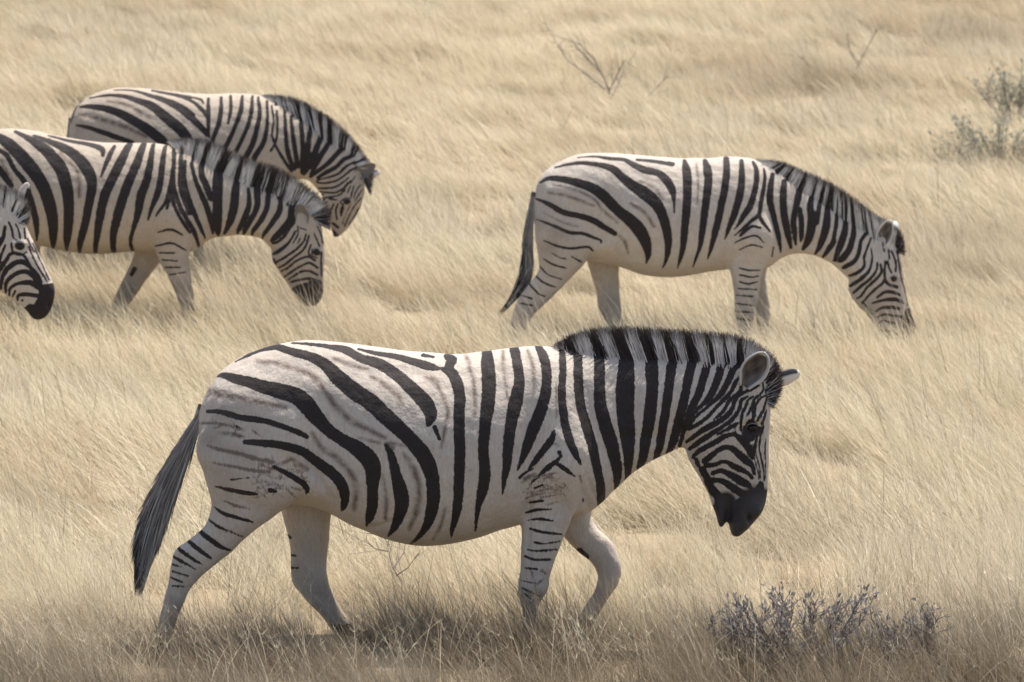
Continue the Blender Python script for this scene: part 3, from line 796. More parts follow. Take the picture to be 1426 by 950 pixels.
RIGHT_STRIPES_BODY = crop('''
165,205,10;200,188,20;250,190,28;320,205,36;380,225,42;430,255,48;470,295,48;510,335,46;560,375,54;600,420,58;625,470,48;635,520,28;628,560,6
230,140,7;290,125,13;350,120,18;420,128,22;480,145,32;520,180,38;560,215,44;620,255,58;670,300,52;700,360,44;718,430,39;722,490,30;715,540,18;700,582,5
330,95,5;400,90,9;470,100,16;530,105,18;570,125,26;620,150,32;680,165,32;715,195,38;740,240,34;748,290,13;748,340,6
590,105,11;650,110,16;700,118,18;745,125,22|145,275,8;200,300,20;260,335,26;330,352,26;390,370,28;440,400,26;490,430,22
150,368,6;220,395,12;290,425,16;350,430,14;400,448,13;430,460,9;430,470,8|180,460,6;240,485,11;300,495,11;370,488,11;395,505,7
215,515,5;250,535,6;275,540,6|180,540,6;220,565,9;280,582,6|300,530,6;345,555,8|160,570,5;200,610,7;260,630,5|140,610,6;180,645,9;235,665,5
115,650,8;160,695,7;190,705,4|80,700,6;130,715,8|75,735,6;130,745,7
800,110,18;805,150,38;808,200,40;805,280,38;800,350,36;792,430,33;785,500,26;765,585,5
890,110,22;898,150,38;900,200,36;890,280,35;880,350,33;870,430,29;860,490,19;838,560,9;832,580,4
''', 700, 190, 3.1667) + crop('''
97,100,26;95,160,31;85,230,33;70,300,33;55,370,33;40,430,29;25,490,19;10,540,7
163,110,20;162,180,29;155,240,33;140,300,33;120,360,29;100,410,19;85,455,5
215,115,14;228,150,22;225,210,25;212,260,27;195,310,29;165,355,25;140,395,11;125,410,5
262,145,10;265,180,15;258,230,17;245,290,21;235,345,18;200,375,15;160,410,11;125,440,5|235,345,18;250,380,17;275,410,11;285,425,5
300,170,20;290,220,27;285,280,31;295,330,29;310,390,27;325,450,23;335,510,9
352,200,24;346,250,33;345,310,33;352,370,33;365,430,29;380,490,15|420,230,32;412,270,32;400,320,29;390,370,27;395,430,23;402,480,9
420,320,18;425,380,25;425,440,21;422,465,8|475,265,24;465,310,30;472,360,38;468,410,40;455,460,34;435,495,18
510,290,18;500,340,23;490,380,28|545,300,24;540,350,32;535,400,36;520,450,32;505,490,24;490,515,11
585,340,18;580,390,19;570,440,19;565,470,25;545,500,24;525,530,13
180,400,8;150,440,10;200,400,14;240,405,10|130,470,6;170,450,8;220,440,9;255,470,6|150,500,6;200,480,7;250,490,6
150,580,6;190,590,7;240,590,6|150,610,7;200,620,8;235,615,6|150,640,7;190,650,8;230,640,6|145,670,7;225,675,7|140,700,7;210,705,7|135,735,7;210,745,7|135,770,8;205,775,8|135,800,10;200,810,10
300,490,8;295,530,6
''', 980, 190, 3.1656)
RIGHT_STRIPES_HEAD = crop('''
622,360,22;620,410,32;605,460,38;590,500,32;575,545,18|660,390,22;655,440,28;635,500,32;605,540,34;590,550,14
720,420,18;690,460,19;680,510,21;660,550,23;620,575,22;610,580,10
310,125,18;322,160,20|375,125,18;370,190,20|440,150,20;425,220,24|495,180,18;478,255,20|555,205,18;515,275,20|600,235,18;555,295,20|640,262,18;595,335,20|700,290,16;635,365,18|740,330,16;685,385,16|770,370,14;720,415,14
''', 980, 190, 3.1656, .9) + crop('''
270,190,10;240,260,12;210,340,14;210,400,14;170,445,20;115,470,15|260,280,8;265,350,10;245,430,16;190,490,22;120,540,18
300,380,10;290,440,13;240,500,16;190,540,18;140,590,14|325,390,10;325,450,15;285,500,16;230,550,15;190,610,13;160,630,8
355,370,10;350,440,12;345,510,15;290,560,15;240,610,13;200,660,11|370,370,10;385,420,12;400,450,10
355,500,16;380,530,18;440,550,18|300,620,13;350,585,16;410,585,18;460,605,13|270,660,11;340,640,15;400,635,22;450,640,20;490,665,11
290,720,11;330,695,15;400,690,22;450,700,18|300,760,10;350,740,12;430,750,15;480,760,18|320,800,13;340,780,10;370,790,12;420,800,14|400,860,20;340,850,10;330,820,8
410,488,26|560,740,70;570,840,70;500,900,70;400,900,50|530,740,70;540,790,70;530,830,60;500,790,50|400,300,10;430,370,12;430,440,10|440,300,10;455,380,10;470,480,10;500,580,8;520,680,8|380,290,10;385,350,10
470,380,8;490,480,8;520,590,7;540,690,6|200,650,9;240,700,8;270,740,8|340,240,10;350,300,8
''', 1160, 290, 5.0, 1.3)
RIGHT_BROWN = crop('''
200,250,14;280,265,18;350,290,18;400,310,14|510,440,18;535,470,22;548,515,12|220,215,10;320,240,14;400,280,18;440,330,18;500,380,18|560,300,20;620,340,22;660,400,20
180,340,8;260,380,12;330,400,10|600,200,14;660,230,20;700,280,14|850,120,14;855,200,16;850,300,10
''', 700, 190, 3.1667)
RIGHT_RELIEF = [(1008,330,9,48,-.016),(842,310,20,36,-.013,10),(780,262,28,24,.013),(835,345,18,10,.012),(1045,330,20,30,.013),(1078,310,9,48,-.008,-20),
 (1200,380,14,14,.010),(1180,388,8,22,-.010,-30),(1243,388,9,5,.008),(1243,390,6,5,-.010),(1262,452,4,6,-.014),(900,300,55,36,.010),(1130,340,26,6,-.006)]
zebra(dict(label='zebra grazing alone on the right with a striped neck reaching down into the grass', Y=25.75, xc=900, foot=487,
 trunk=RIGHT_TRUNK, head=RIGHT_HEAD, legs=RIGHT_LEGS, stripes=RIGHT_STRIPES_BODY + RIGHT_STRIPES_HEAD, brown=RIGHT_BROWN, relief=RIGHT_RELIEF,
 rumpdust=(757,330), eye=(1243,389),
 mane_root=[(1056,227),(1075,234),(1106,257),(1138,276),(1170,299),(1200,317),(1222,329),(1240,331),(1250,342),(1254,352)],
 mane_tip=[(1052,222),(1087,225),(1116,236),(1144,248),(1170,262),(1196,280),(1216,296),(1238,308),(1256,325),(1261,356)],
 mane_n=4200, fore=.88,
 tail=[(745,268,3),(737,305,5),(733,345,7),(737,375,7),(731,398,6),(715,416,4),(704,428,3)], tail_n=1500, tail_y=-.02,
 ears=[((1222,348),(1238,307),.115,-.055,-.09,(-.2,-1,.1),'inner'),((1240,325),(1250,309),.08,.05,.08,(.2,.9,.2),'back')]))

# ---- striped zebra on the left, grazing in front of another
BL_TRUNK = [(-66,238,-66,272,.05),(-58,214,-58,300,.135),(-40,194,-40,314,.205),(-5,180,-5,328,.25),(40,181,40,338,.275),(90,191,92,350,.295),(140,198,140,354,.295),
 (185,199,186,350,.27),(222,200,233,350,.235),(252,208,268,350,.185),(282,224,292,334,.14),(312,240,315,329,.115),(342,254,340,328,.10),(372,264,360,331,.095),
 (396,274,372,340,.09),(416,286,384,352,.08)]
BL_HEAD = [(428,284,398,305,.05),(445,306,381,338,.085),(451,334,378,360,.095),(452,362,388,378,.083),(451,385,399,394,.066),(451,402,408,408,.058),(448,416,416,420,.055),(440,426,424,428,.03)]
sh = aff_st
BL_LEGS = [(sh(RIGHT_LEGS[0][0], 1, 742, 217, -68, 181), -.15), (sh(RIGHT_LEGS[1][0], 1, 742, 217, -68, 181), .14),
 ([(212,265,262,268,.05,-.14),(207,300,270,305,.078,-.155),(212,328,270,334,.075),(221,357,266,357,.058),(233,380,268,380,.048),(243,400,271,400,.043),(249,416,273,416,.035),
   (255,432,273,432,.031),(257,443,276,443,.036),(256,456,280,456,.045)], -.13),
 ([(190,320,234,330,.07,.12),(184,354,222,362,.064),(171,384,201,391,.050),(160,406,185,415,.042),(152,425,172,432,.033),(147,438,165,445,.034),(140,447,162,455,.044)], .13)]
BL_STRIPES = crop('''
0,240,38;40,265,54;80,300,62;130,355,68;170,410,64;200,480,64;212,550,54;210,610,39;200,655,9|0,285,18;40,310,24;70,360,23;110,410,28;130,470,34;148,540,34;150,590,22;145,620,7
0,345,36;30,380,34;60,420,28|-60,200,40;-20,230,40;0,240,38|-70,270,30;-30,280,24;0,285,20|-80,320,30;-30,330,34;0,345,36
-90,390,20;-40,400,24;0,430,24;30,480,20|-100,450,16;-50,460,20;0,500,18
60,220,13;110,245,28;160,275,48;200,310,58;240,360,64;262,420,60;272,480,54;270,550,48;262,610,38;252,655,12
130,235,10;190,258,26;250,285,42;300,320,52;340,370,58;355,420,48;345,490,42;330,560,40;310,620,32;298,665,14
180,235,7;260,255,16;330,268,20;380,285,28;388,310,18|425,275,18;412,310,26;395,360,18;385,390,7
478,270,34;455,330,46;425,400,48;400,460,46;385,530,42;372,600,32;358,660,20|530,270,32;512,340,42;485,410,46;462,480,46;445,540,44;430,600,34;425,655,26
565,270,20;562,330,32;550,400,40;530,460,42;520,520,34;505,570,22;490,620,18;492,655,18|610,275,18;605,330,27;600,400,32;590,450,32;570,500,22;555,545,9
640,280,15;645,340,21;640,400,25;630,450,22;620,480,18;585,530,11|640,440,18;650,490,17;680,550,17;705,590,13|668,300,20;670,360,23;672,420,27;690,480,27;705,520,24
590,590,8;640,580,12;680,600,8|580,640,9;640,630,11;690,655,8|595,665,8;650,665,9|605,690,8;660,695,8|615,718,8;670,718,8|630,745,6;690,735,6
490,725,24;478,745,20
''', 0, 100, 2.637, .75) + crop('''
20,520,18;35,470,10|45,300,16;42,360,20;45,430,24;66,500,26;96,560,28;126,620,28;140,680,12|85,330,18;85,400,23;100,470,29;125,540,29;150,600,24;165,640,9
110,340,24;125,400,25;150,460,33;175,520,37;190,580,29;195,620,13|150,330,28;150,380,38;170,430,42;190,480,38
215,370,56;215,420,66;215,480,62;215,540,62;215,600,46;215,625,20|295,350,46;290,400,38;285,450,50;280,510,56;265,570,46;240,620,18
335,440,18;340,500,33;325,550,38;300,600,28;290,620,10|365,380,28;370,450,42;372,510,38;350,560,34;325,600,34;315,625,13
410,400,18;415,460,34;410,520,34;385,570,34;355,610,24;350,630,10|465,480,24;460,530,38;430,580,32;400,620,24;390,640,10|450,430,18;455,480,18
505,510,24;500,560,32;470,600,28;430,640,18
120,255,18;112,330,20|180,250,30;155,335,30|240,270,34;220,355,38|310,320,26;292,385,30|375,350,20;350,420,24|420,370,20;390,440,20|455,400,18;420,455,20
500,420,16;460,485,18|540,450,14;490,505,16|590,480,12;540,525,14|630,520,12;600,555,12
''', 230, 110, 2.877, .64) + crop('''
270,350,8;220,410,18;160,460,18;120,470,13|310,124,22;290,220,40;285,300,36;220,360,32;150,420,32;110,450,18
310,370,13;280,430,16;230,490,22;160,540,28;120,560,15|330,330,10;330,400,12;290,470,10|400,390,10;380,450,13;330,510,16;260,560,18;200,600,16;140,630,13
425,400,10;405,470,13;370,530,15;290,590,16;230,640,16;170,670,13|440,480,10;420,540,12;430,570,10|470,610,18;420,580,15;370,590,15;310,620,15;250,670,16;190,700,11
490,670,15;430,630,18;370,650,15;300,690,15;240,730,13;210,750,8|490,730,15;430,700,16;370,700,15;310,730,15;250,770,11|480,770,18;410,760,20;340,770,16;270,790,18
400,900,120;500,880,110;400,980,150|400,860,100;480,850,90;330,850,60;500,800,50;300,860,50|485,545,44|460,380,8;490,450,10;510,500,10|490,330,10;520,400,10;535,470,8|525,540,12;520,640,12;525,740,12
450,520,10;450,570,10;490,590,10|400,360,8;350,340,8|350,430,10;330,470,8|130,600,16;150,640,10
''', 360, 260, 5.94, 1.22)
BL_RELIEF = [(208,300,9,48,-.014),(40,300,20,36,-.010,10),(240,300,20,30,.012),(275,285,9,44,-.008,-20),(395,360,14,14,.010),(376,350,8,22,-.010,-20),(441,351,8,5,.008),(100,270,55,36,.010)]
zebra(dict(label='boldly striped zebra on the left grazing with its rump cut off by the photo edge', Y=26.0, xc=190, foot=451, mat=M_COAT_WARM,
 trunk=BL_TRUNK, head=BL_HEAD, legs=BL_LEGS, stripes=BL_STRIPES, brown=crop('100,300,20;150,370,24;190,440,20|230,300,16;300,370,20;310,460,20|20,330,16;60,400,16', 0, 100, 2.637),
 relief=BL_RELIEF, rumpdust=(-55,300), eye=(441,351),
 mane_root=[(238,200),(258,213),(285,226),(310,240),(340,254),(372,266),(398,277),(420,288),(438,300),(446,312)],
 mane_tip=[(232,196),(262,192),(293,195),(324,210),(350,222),(382,231),(410,246),(440,268),(460,292),(461,320)],
 mane_n=5000, fore=.90,
 tail=[(-64,232,3),(-72,268,5),(-76,308,7),(-74,340,7),(-78,365,6),(-84,385,4)], tail_n=900,
 ears=[((424,316),(418,284),.105,-.06,-.09,(-.2,-1,.1),'grey'),((430,310),(438,296),.07,-.02,-.03,(0,-1,.2),'back')]))

# ---- zebra half hidden behind it
UL_TRUNK = [(98,172,98,202,.05),(104,152,104,226,.13),(125,134,125,240,.2),(158,123,160,252,.245),(200,123,202,262,.275),(245,128,245,272,.295),(290,131,290,272,.295),
 (330,130,330,268,.27),(362,133,368,262,.225),(390,146,396,256,.17),(415,162,415,250,.125),(440,180,430,252,.10),(462,198,440,262,.09),(482,212,448,272,.08)]
UL_HEAD = [(483,205,456,236,.05),(497,219,456,246,.07),(507,242,449,262,.085),(508,266,449,286,.095),(503,287,456,303,.083),(494,305,461,317,.066),(487,315,463,325,.056),(481,322,464,330,.045),(474,328,466,331,.03)]
UL_LEGS = [(aff_st(l, .90, 743, 217, 97 - (112 if i > 1 else 0), 125), y) for i, (l, y) in enumerate(RIGHT_LEGS)]
UL_STRIPES = crop('''
300,130,13;340,130,22;400,138,32;450,155,38;500,180,42;550,210,46;590,240,48;620,262,38|330,98,6;400,88,13;460,92,18;520,110,28;570,130,38;620,170,46;670,210,50;700,245,46
420,68,5;490,70,9;560,90,18;620,110,28;670,135,38;710,165,42|560,70,9;640,85,15;700,98,22|290,198,10;340,208,18;400,228,24;450,245,24;500,262,20
265,190,7;285,130,8;310,100,6|285,270,8;330,290,14;400,310,16;450,340,14|620,262,38;650,320,40;660,380,30
''', 0, 100, 2.637, .80) + crop('''
10,60,8;60,68,11;110,75,13;150,85,15;160,100,10|0,90,18;50,110,34;100,145,42;150,190,44;180,225,30|0,140,28;40,180,44;80,220,48;120,260,50
70,75,13;120,95,22;160,130,28;175,150,22|178,80,18;182,140,32;185,200,22;190,240,9|228,75,18;232,120,28;225,180,32;205,240,28;200,270,20
265,70,18;270,120,24;262,180,18|312,70,18;310,130,32;290,190,28;265,250,32;245,290,32|352,70,18;352,130,28;340,190,28;315,250,28;295,290,28
375,75,18;385,140,28;375,200,32;360,260,38;335,310,38|410,90,18;415,150,19;412,210,28;400,260,32;370,310,38;365,325,30|450,130,15;455,190,15;450,250,15;430,290,16
430,110,13;440,170,13;435,230,15;460,290,18;490,340,22;510,370,18|480,120,18;485,180,22;490,250,28;500,310,32;520,360,28|505,150,15;515,220,28;525,290,32;535,350,32
540,130,18;548,200,28;555,270,34;555,330,38;550,375,22|590,160,20;580,230,34;575,290,38;575,340,38;555,380,22|630,180,22;625,230,34;605,290,42;585,340,42;560,380,22
670,210,22;655,260,32;625,310,38;600,355,32;585,385,16|445,75,14;445,105,18|500,75,20;485,125,20|545,90,20;514,150,20|580,110,16;545,142,16|620,135,18;588,172,20
665,170,16;628,192,18|705,200,16;668,227,18|750,240,14;700,272,16|780,280,12;740,302,14|800,320,12;760,342,12
''', 230, 110, 2.877, .60) + crop('''
360,60,46;300,130,46;240,200,46;170,270,40;90,330,38;20,380,28|460,130,28;400,190,34;330,220,38;260,290,38;170,340,38;90,390,28
490,230,22;420,250,19;350,290,22;290,350,22;200,385,18;100,410,15;70,430,10|460,290,18;400,320,18;340,370,18;260,420,18;170,440,20;90,440,15
380,390,15;320,440,16;250,480,18;160,490,16;90,490,13|370,440,12;330,490,15;260,530,16;170,530,16;100,520,12|340,500,10;300,550,13;220,570,13;150,580,12
270,600,13;200,590,18|280,640,15;260,700,18;270,780,18|320,680,36;310,750,18|365,610,66|350,470,10;340,520,12|400,470,13;370,530,13|430,470,13;410,540,15;400,580,10
490,460,13;450,520,13;430,580,13|510,500,10;470,560,12;440,610,10|400,640,8;350,740,8;320,830,8|500,580,10;440,650,10;390,740,12;350,830,8|500,650,10;440,750,10
200,900,80;260,950,60
240,640,16;210,700,18;190,780,18|300,620,12;330,660,14;300,720,12|180,620,14;130,640,14|340,590,14;310,610,12|420,680,12;380,760,12;340,850,10|470,680,10;430,760,10;380,830,10|230,820,24;280,860,24
400,420,12;360,470,12|440,380,12;400,440,12|60,560,14;140,550,14|60,600,14;150,600,14
''', 430, 190, 6.78, 1.05)
zebra(dict(label='zebra half hidden behind the boldly striped zebra with its back and bent neck showing', Y=28.1, xc=280, foot=372, mat=M_COAT_WARM,
 trunk=UL_TRUNK, head=UL_HEAD, legs=UL_LEGS, stripes=UL_STRIPES,
 brown=crop('300,160,22;360,170,26;430,190,26;500,215,26;550,240,22|400,110,10;480,125,16;560,170,20', 0, 100, 2.637),
 relief=[(330,210,9,48,-.012),(110,160,22,20,.01),(200,190,55,36,.010),(484,281,8,5,.006)], rumpdust=(102,210), eye=(484,281),
 mane_root=[(368,136),(390,148),(418,166),(442,181),(460,197),(482,211),(497,224),(505,236),(508,252)],
 mane_tip=[(366,133),(384,132),(410,136),(436,148),(460,163),(486,187),(509,216),(521,240),(516,273)],
 mane_n=3600, fore=.88,
 tail=[(100,165,3),(97,185,4),(94,215,6),(92,250,7),(92,280,6),(90,305,3)], tail_n=900,
 ears=[((489,250),(523,229),.10,-.055,-.08,(.1,-1,-.1),'grey'),((506,246),(529,240),.07,.05,.08,(.2,.9,.2),'back')]))

# ---- zebra at the left edge, only its face in the frame
S_ = .68
def A(l): return aff(l, S_, 1055, 508, 14, 290)
PL_HEAD = [(6,282,-38,300,.05),(28,300,-42,340,.085),(42,326,-35,375,.098),(52,348,-16,396,.098),(62,368,4,409,.084),(70,385,20,420,.068),(76,399,34,430,.060),(76,416,42,440,.060),(70,434,46,444,.052),(63,443,52,446,.03)]
PL_HEADSTR = crop('''
40,330,18;30,400,22;0,460,18|60,300,11;80,340,13;90,390,13;110,410,10|100,310,10;120,350,11;130,400,10|150,340,11;160,400,11|130,442,56|80,430,13;90,480,13;130,500,11;170,480,11
0,600,28;50,530,24;80,490,18;150,500,18;190,560,15|10,700,18;30,620,28;80,560,32;140,540,32;190,570,24;240,630,22;260,680,13|40,720,15;50,660,22;110,610,27;170,600,28;220,640,28;255,690,15
60,740,13;70,700,17;120,670,22;190,665,33;240,700,22|80,750,10;100,715,13|110,770,13;120,740,20;180,735,27;240,745,22|140,770,16|180,450,10;220,540,10;260,610,10;290,660,10
200,430,8;250,540,8;300,650,8|170,400,8;210,480,8|0,560,22;20,500,18;45,440,13|190,815,50;150,835,30|320,720,110;320,800,100;270,880,100;200,900,80|290,720,100;290,780,84|270,830,84;230,850,84|250,780,50;200,870,60|300,700,50
-60,520,30;-20,460,26;20,400,20|-80,600,26;-30,560,26;10,540,20|-90,680,24;-40,640,26;0,600,20|-60,740,20;-20,700,20;10,700,16|-100,420,26;-40,380,24;0,340,16|-110,330,26;-50,300,24
190,270,30;100,230,20|120,170,16;60,210,14|60,100,16;20,180,14|0,80,20;-20,160,18
''', 0, 240, 4.318)
zebra(dict(label='zebra at the left photo edge with only its striped face and dark muzzle in view', Y=22.9, xc=-260, foot=560,
 trunk=aff_st(FRONT_TRUNK[:-1], S_, 1055, 508, 14, 290), head=PL_HEAD, legs=[(aff_st(l, S_, 1055, 508, 14, 290), y) for l, y in FRONT_LEGS],
 stripes=[a for a in A(FRONT_STRIPES) if a[:, 0].mean() < -42] + PL_HEADSTR, brown=A(FRONT_BROWN), relief=[(r[0] * S_ - 1055 * S_ + 14, (r[1] - 508) * S_ + 290, r[2] * S_, r[3] * S_) + r[4:] for r in FRONT_RELIEF[:12]] + [(30,340,10,5,.009),(71,426,4,6,-.014),(20,365,6,30,-.005,40)],
 rumpdust=(-500,366), eye=(30,343),
 mane_root=[(-175,276),(-120,280),(-60,283),(-20,281),(6,284),(20,295),(28,304),(32,311)],
 mane_tip=[(-176,273),(-140,256),(-60,255),(-20,254),(8,258),(30,269),(43,288),(40,312)],
 mane_n=3000, fore=.97,
 tail=[(-510,331,3),(-525,360,6),(-545,410,12),(-560,460,13),(-572,496,4)], tail_n=700,
 ears=[((-14,305),(-12,268),.115,-.07,-.11,(.2,-1,.1),'inner'),((20,294),(36,254),.075,.06,.09,(.5,-.8,.1),'back')]))
# ------------------------------------------------------------------ grass
def clump(nb, rad, lmin, lmax, wid, lean, seed, wisp=0, levels=4, azs=.45):
    """a tuft of curved dry blades, all blown towards -x; returns a mesh"""
    g = np.random.default_rng(seed)
    r = rad * np.sqrt(g.random(nb)); th = g.random(nb) * 2 * math.pi
    bx, by = r * np.cos(th), r * np.sin(th)
    L = g.uniform(lmin, lmax, nb) * (1 - .25 * (r / rad))
    az = math.pi + g.normal(0, azs, nb)
    ln = np.clip(g.normal(lean, .30, nb), -.3, 1.4)           # tilt from vertical at the base
    cv = g.uniform(.0, .6, nb)                                # extra tilt by the tip
    W_ = wid * g.uniform(.6, 1.4, nb)
    if wisp:
        L[:wisp] = g.uniform(lmax * 1.0, lmax * 1.3, wisp); W_[:wisp] *= .7; ln[:wisp] *= .6
    tone = g.random(nb)
    V = np.zeros((nb, levels * 2, 3)); x, y, z = bx.copy(), by.copy(), np.full(nb, -.03)
    sa = az + math.pi / 2 + g.normal(0, .5, nb)
    for i in range(levels):
        u = i / (levels - 1); w = W_ * (1 - u) ** .7 + .0004
        V[:, 2 * i, 0] = x - np.cos(sa) * w / 2; V[:, 2 * i, 1] = y - np.sin(sa) * w / 2; V[:, 2 * i, 2] = z
        V[:, 2 * i + 1, 0] = x + np.cos(sa) * w / 2; V[:, 2 * i + 1, 1] = y + np.sin(sa) * w / 2; V[:, 2 * i + 1, 2] = z
        t = ln + cv * u; s = L / (levels - 1)
        x = x + np.sin(t) * np.cos(az) * s; y = y + np.sin(t) * np.sin(az) * s; z = z + np.cos(t) * s
    n = levels * 2; base = (np.arange(nb) * n)[:, None, None]
    q = np.array([[2 * i, 2 * i + 1, 2 * i + 3, 2 * i + 2] for i in range(levels - 1)])[None]
    Fq = (base + q).reshape(-1, 4)
    me = bpy.data.meshes.new('grass_tuft')
    me.vertices.add(nb * n); me.vertices.foreach_set('co', V.astype(np.float32).ravel())
    me.loops.add(len(Fq) * 4); me.loops.foreach_set('vertex_index', Fq.astype(np.int32).ravel())
    me.polygons.add(len(Fq)); me.polygons.foreach_set('loop_start', np.arange(0, len(Fq) * 4, 4, dtype=np.int32))
    me.update(calc_edges=True)
    a = me.attributes.new('tone', 'FLOAT', 'POINT'); a.data.foreach_set('value', np.repeat(tone, n).astype(np.float32))
    me.materials.append(M_GRASS)
    return me

def field(name, clumps, pts, rot, scl, patch, lbl=None, near_shade=None):
    me = bpy.data.meshes.new(name); me.vertices.add(len(pts)); me.vertices.foreach_set('co', np.asarray(pts, np.float32).ravel())
    for nm, typ, arr in (('rot', 'FLOAT_VECTOR', rot), ('scl', 'FLOAT_VECTOR', scl), ('patch', 'FLOAT', patch), ('old', 'FLOAT', near_shade)):
        a = me.attributes.new(nm, typ, 'POINT'); a.data.foreach_set('vector' if 'VEC' in typ else 'value', np.asarray(arr, np.float32).ravel())
    idx = rng.integers(0, len(clumps), len(pts)); a = me.attributes.new('idx', 'INT', 'POINT'); a.data.foreach_set('value', idx.astype(np.int32))
    o = bpy.data.objects.new(name, me); COL.objects.link(o); me.materials.append(M_GRASS)
    src = bpy.data.collections.new(name + '_tufts')
    for i, c in enumerate(clumps): src.objects.link(bpy.data.objects.new('tuft_%02d' % i, c))
    ng = bpy.data.node_groups.new(name, 'GeometryNodeTree')
    ng.interface.new_socket('Geometry', in_out='INPUT', socket_type='NodeSocketGeometry')
    ng.interface.new_socket('Geometry', in_out='OUTPUT', socket_type='NodeSocketGeometry')
    gi = ng.nodes.new('NodeGroupInput'); go = ng.nodes.new('NodeGroupOutput')
    ci = ng.nodes.new('GeometryNodeCollectionInfo'); ci.inputs[0].default_value = src; ci.inputs[1].default_value = True; ci.inputs[2].default_value = True
    io = ng.nodes.new('GeometryNodeInstanceOnPoints'); io.inputs['Pick Instance'].default_value = True
    def na(nm, typ):
        n = ng.nodes.new('GeometryNodeInputNamedAttribute'); n.data_type = typ; n.inputs[0].default_value = nm; return n.outputs[0]
    L = ng.links.new
    L(gi.outputs[0], io.inputs['Points']); L(ci.outputs[0], io.inputs['Instance'])
    L(na('idx', 'INT'), io.inputs['Instance Index']); L(na('rot', 'FLOAT_VECTOR'), io.inputs['Rotation']); L(na('scl', 'FLOAT_VECTOR'), io.inputs['Scale'])
    L(io.outputs[0], go.inputs[0])
    md = o.modifiers.new('tufts', 'NODES'); md.node_group = ng
    tag(o, lbl, None, None, 'stuff')
    return o

def vnoise(x, y, s, seed):
    g = np.random.default_rng(seed); T = g.random((64, 64))
    u, v = x / s, y / s; i = np.floor(u).astype(int); j = np.floor(v).astype(int); a = u - i; b = v - j
    a = a * a * (3 - 2 * a); b = b * b * (3 - 2 * b); q = lambda p, r: T[p % 64, r % 64]
    return (q(i, j) * (1 - a) + q(i + 1, j) * a) * (1 - b) + (q(i, j + 1) * (1 - a) + q(i + 1, j + 1) * a) * b

def scatter(y0, y1, dens, margin):
    pts = []
    n = int((y1 - y0) * ((y0 + y1) / 2 * .277 + 2 * margin) * dens * 1.6)
    y = rng.uniform(y0, y1, n); hw = y1 * .1385 + margin; x = rng.uniform(-hw, hw, n)
    keep = np.abs(x) < y * .1385 + margin
    m = int((y1 - y0) * ((y0 + y1) / 2 * .277 + 2 * margin) * dens)
    x, y = x[keep][:m], y[keep][:m]
    return x, y

# places where the grass is browner or bare, as (photo x, y, radius m)
BROWN_SPOTS = [(1110,128,.9,.9),(60,720,.45,.7),(1190,100,1.0,.4),(1380,60,1.2,.7),(1000,700,.3,.5),(30,40,2.0,.4),(870,770,.4,.4),(1290,370,.8,.5),(460,450,.5,.3),(1130,760,.35,.5),(960,235,.8,.25)]
SP = [(ground_at(a, b), r, s) for a, b, r, s in BROWN_SPOTS]
def patchy(x, y):
    p = np.zeros_like(x)
    for g_, r, s in SP:
        sy = 1.0 + max(0, g_.y - 18) * .05
        p = np.maximum(p, s * np.exp(-((x - g_.x) / (r * 1.6)) ** 2 - ((y - g_.y) / (r * sy * 1.3)) ** 2))
    n = vnoise(x + 90, y * .6 + 90, .9, 5) * .6 + vnoise(x + 50, y + 50, .3, 6) * .4
    p = np.maximum(p, .5 * np.clip((15.9 - y) / .9, 0, 1))  # browner front strip, part of the painted foreground darkening
    return np.clip(p * (.5 + n) + np.clip(n - .62, 0, 1) * 1.5, 0, 1)

def make_field(name, y0, y1, dens, clumps, s0, lbl, margin=3.0, swirl=1.3):
    x, y = scatter(y0, y1, dens, margin)
    n = len(x); h = vnoise(x + 20, y + 20, 1.3, 3) * .55 + vnoise(x + 7, y + 7, .42, 4) * .45
    sc = s0 * (0.70 + .62 * h) * rng.uniform(.8, 1.2, n)
    bare = vnoise(x + 33, y + 33, .7, 9)
    sc *= np.where(bare < .18, .55, 1)
    rot = np.column_stack([rng.normal(0, .10, n), rng.normal(0, .12, n), rng.normal(0, .40, n) + (vnoise(x + 70, y + 70, 1.6, 8) - .5) * swirl])
    scl = np.column_stack([sc, sc, sc * rng.uniform(.8, 1.15, n)])
    z = ground_z(x, y)
    return field(name, clumps, np.column_stack([x, y, z]), rot, scl, patchy(x, y), lbl, np.clip((16.1 - y) / 0.9, 0, 1) * (.62 + .5 * vnoise(x + 12, y + 5, .5, 31)))  # last mask darkens grass towards the camera, painted in place of shade

near = [clump(240, .20, .20, .54, .0027, .74, 100 + i, wisp=6, azs=.6) for i in range(7)]
mid = [clump(270, .24, .20, .46, .0036, .92, 200 + i, wisp=2) for i in range(6)]
far = [clump(250, .33, .24, .50, .0052, .95, 300 + i) for i in range(6)]
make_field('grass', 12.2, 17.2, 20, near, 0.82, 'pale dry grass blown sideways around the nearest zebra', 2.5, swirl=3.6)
make_field('grass', 17.2, 31.0, 13, mid, 1.28, 'pale dry grass around the grazing zebras', 3.0)
make_field('grass', 31.0, 62.0, 7, far, 1.15, 'cream dry grass on the slope behind the zebras', 4.0)
make_field('grass', 6.0, 12.2, 6, near, 1.0, 'dry grass in front of the zebras', 2.5)

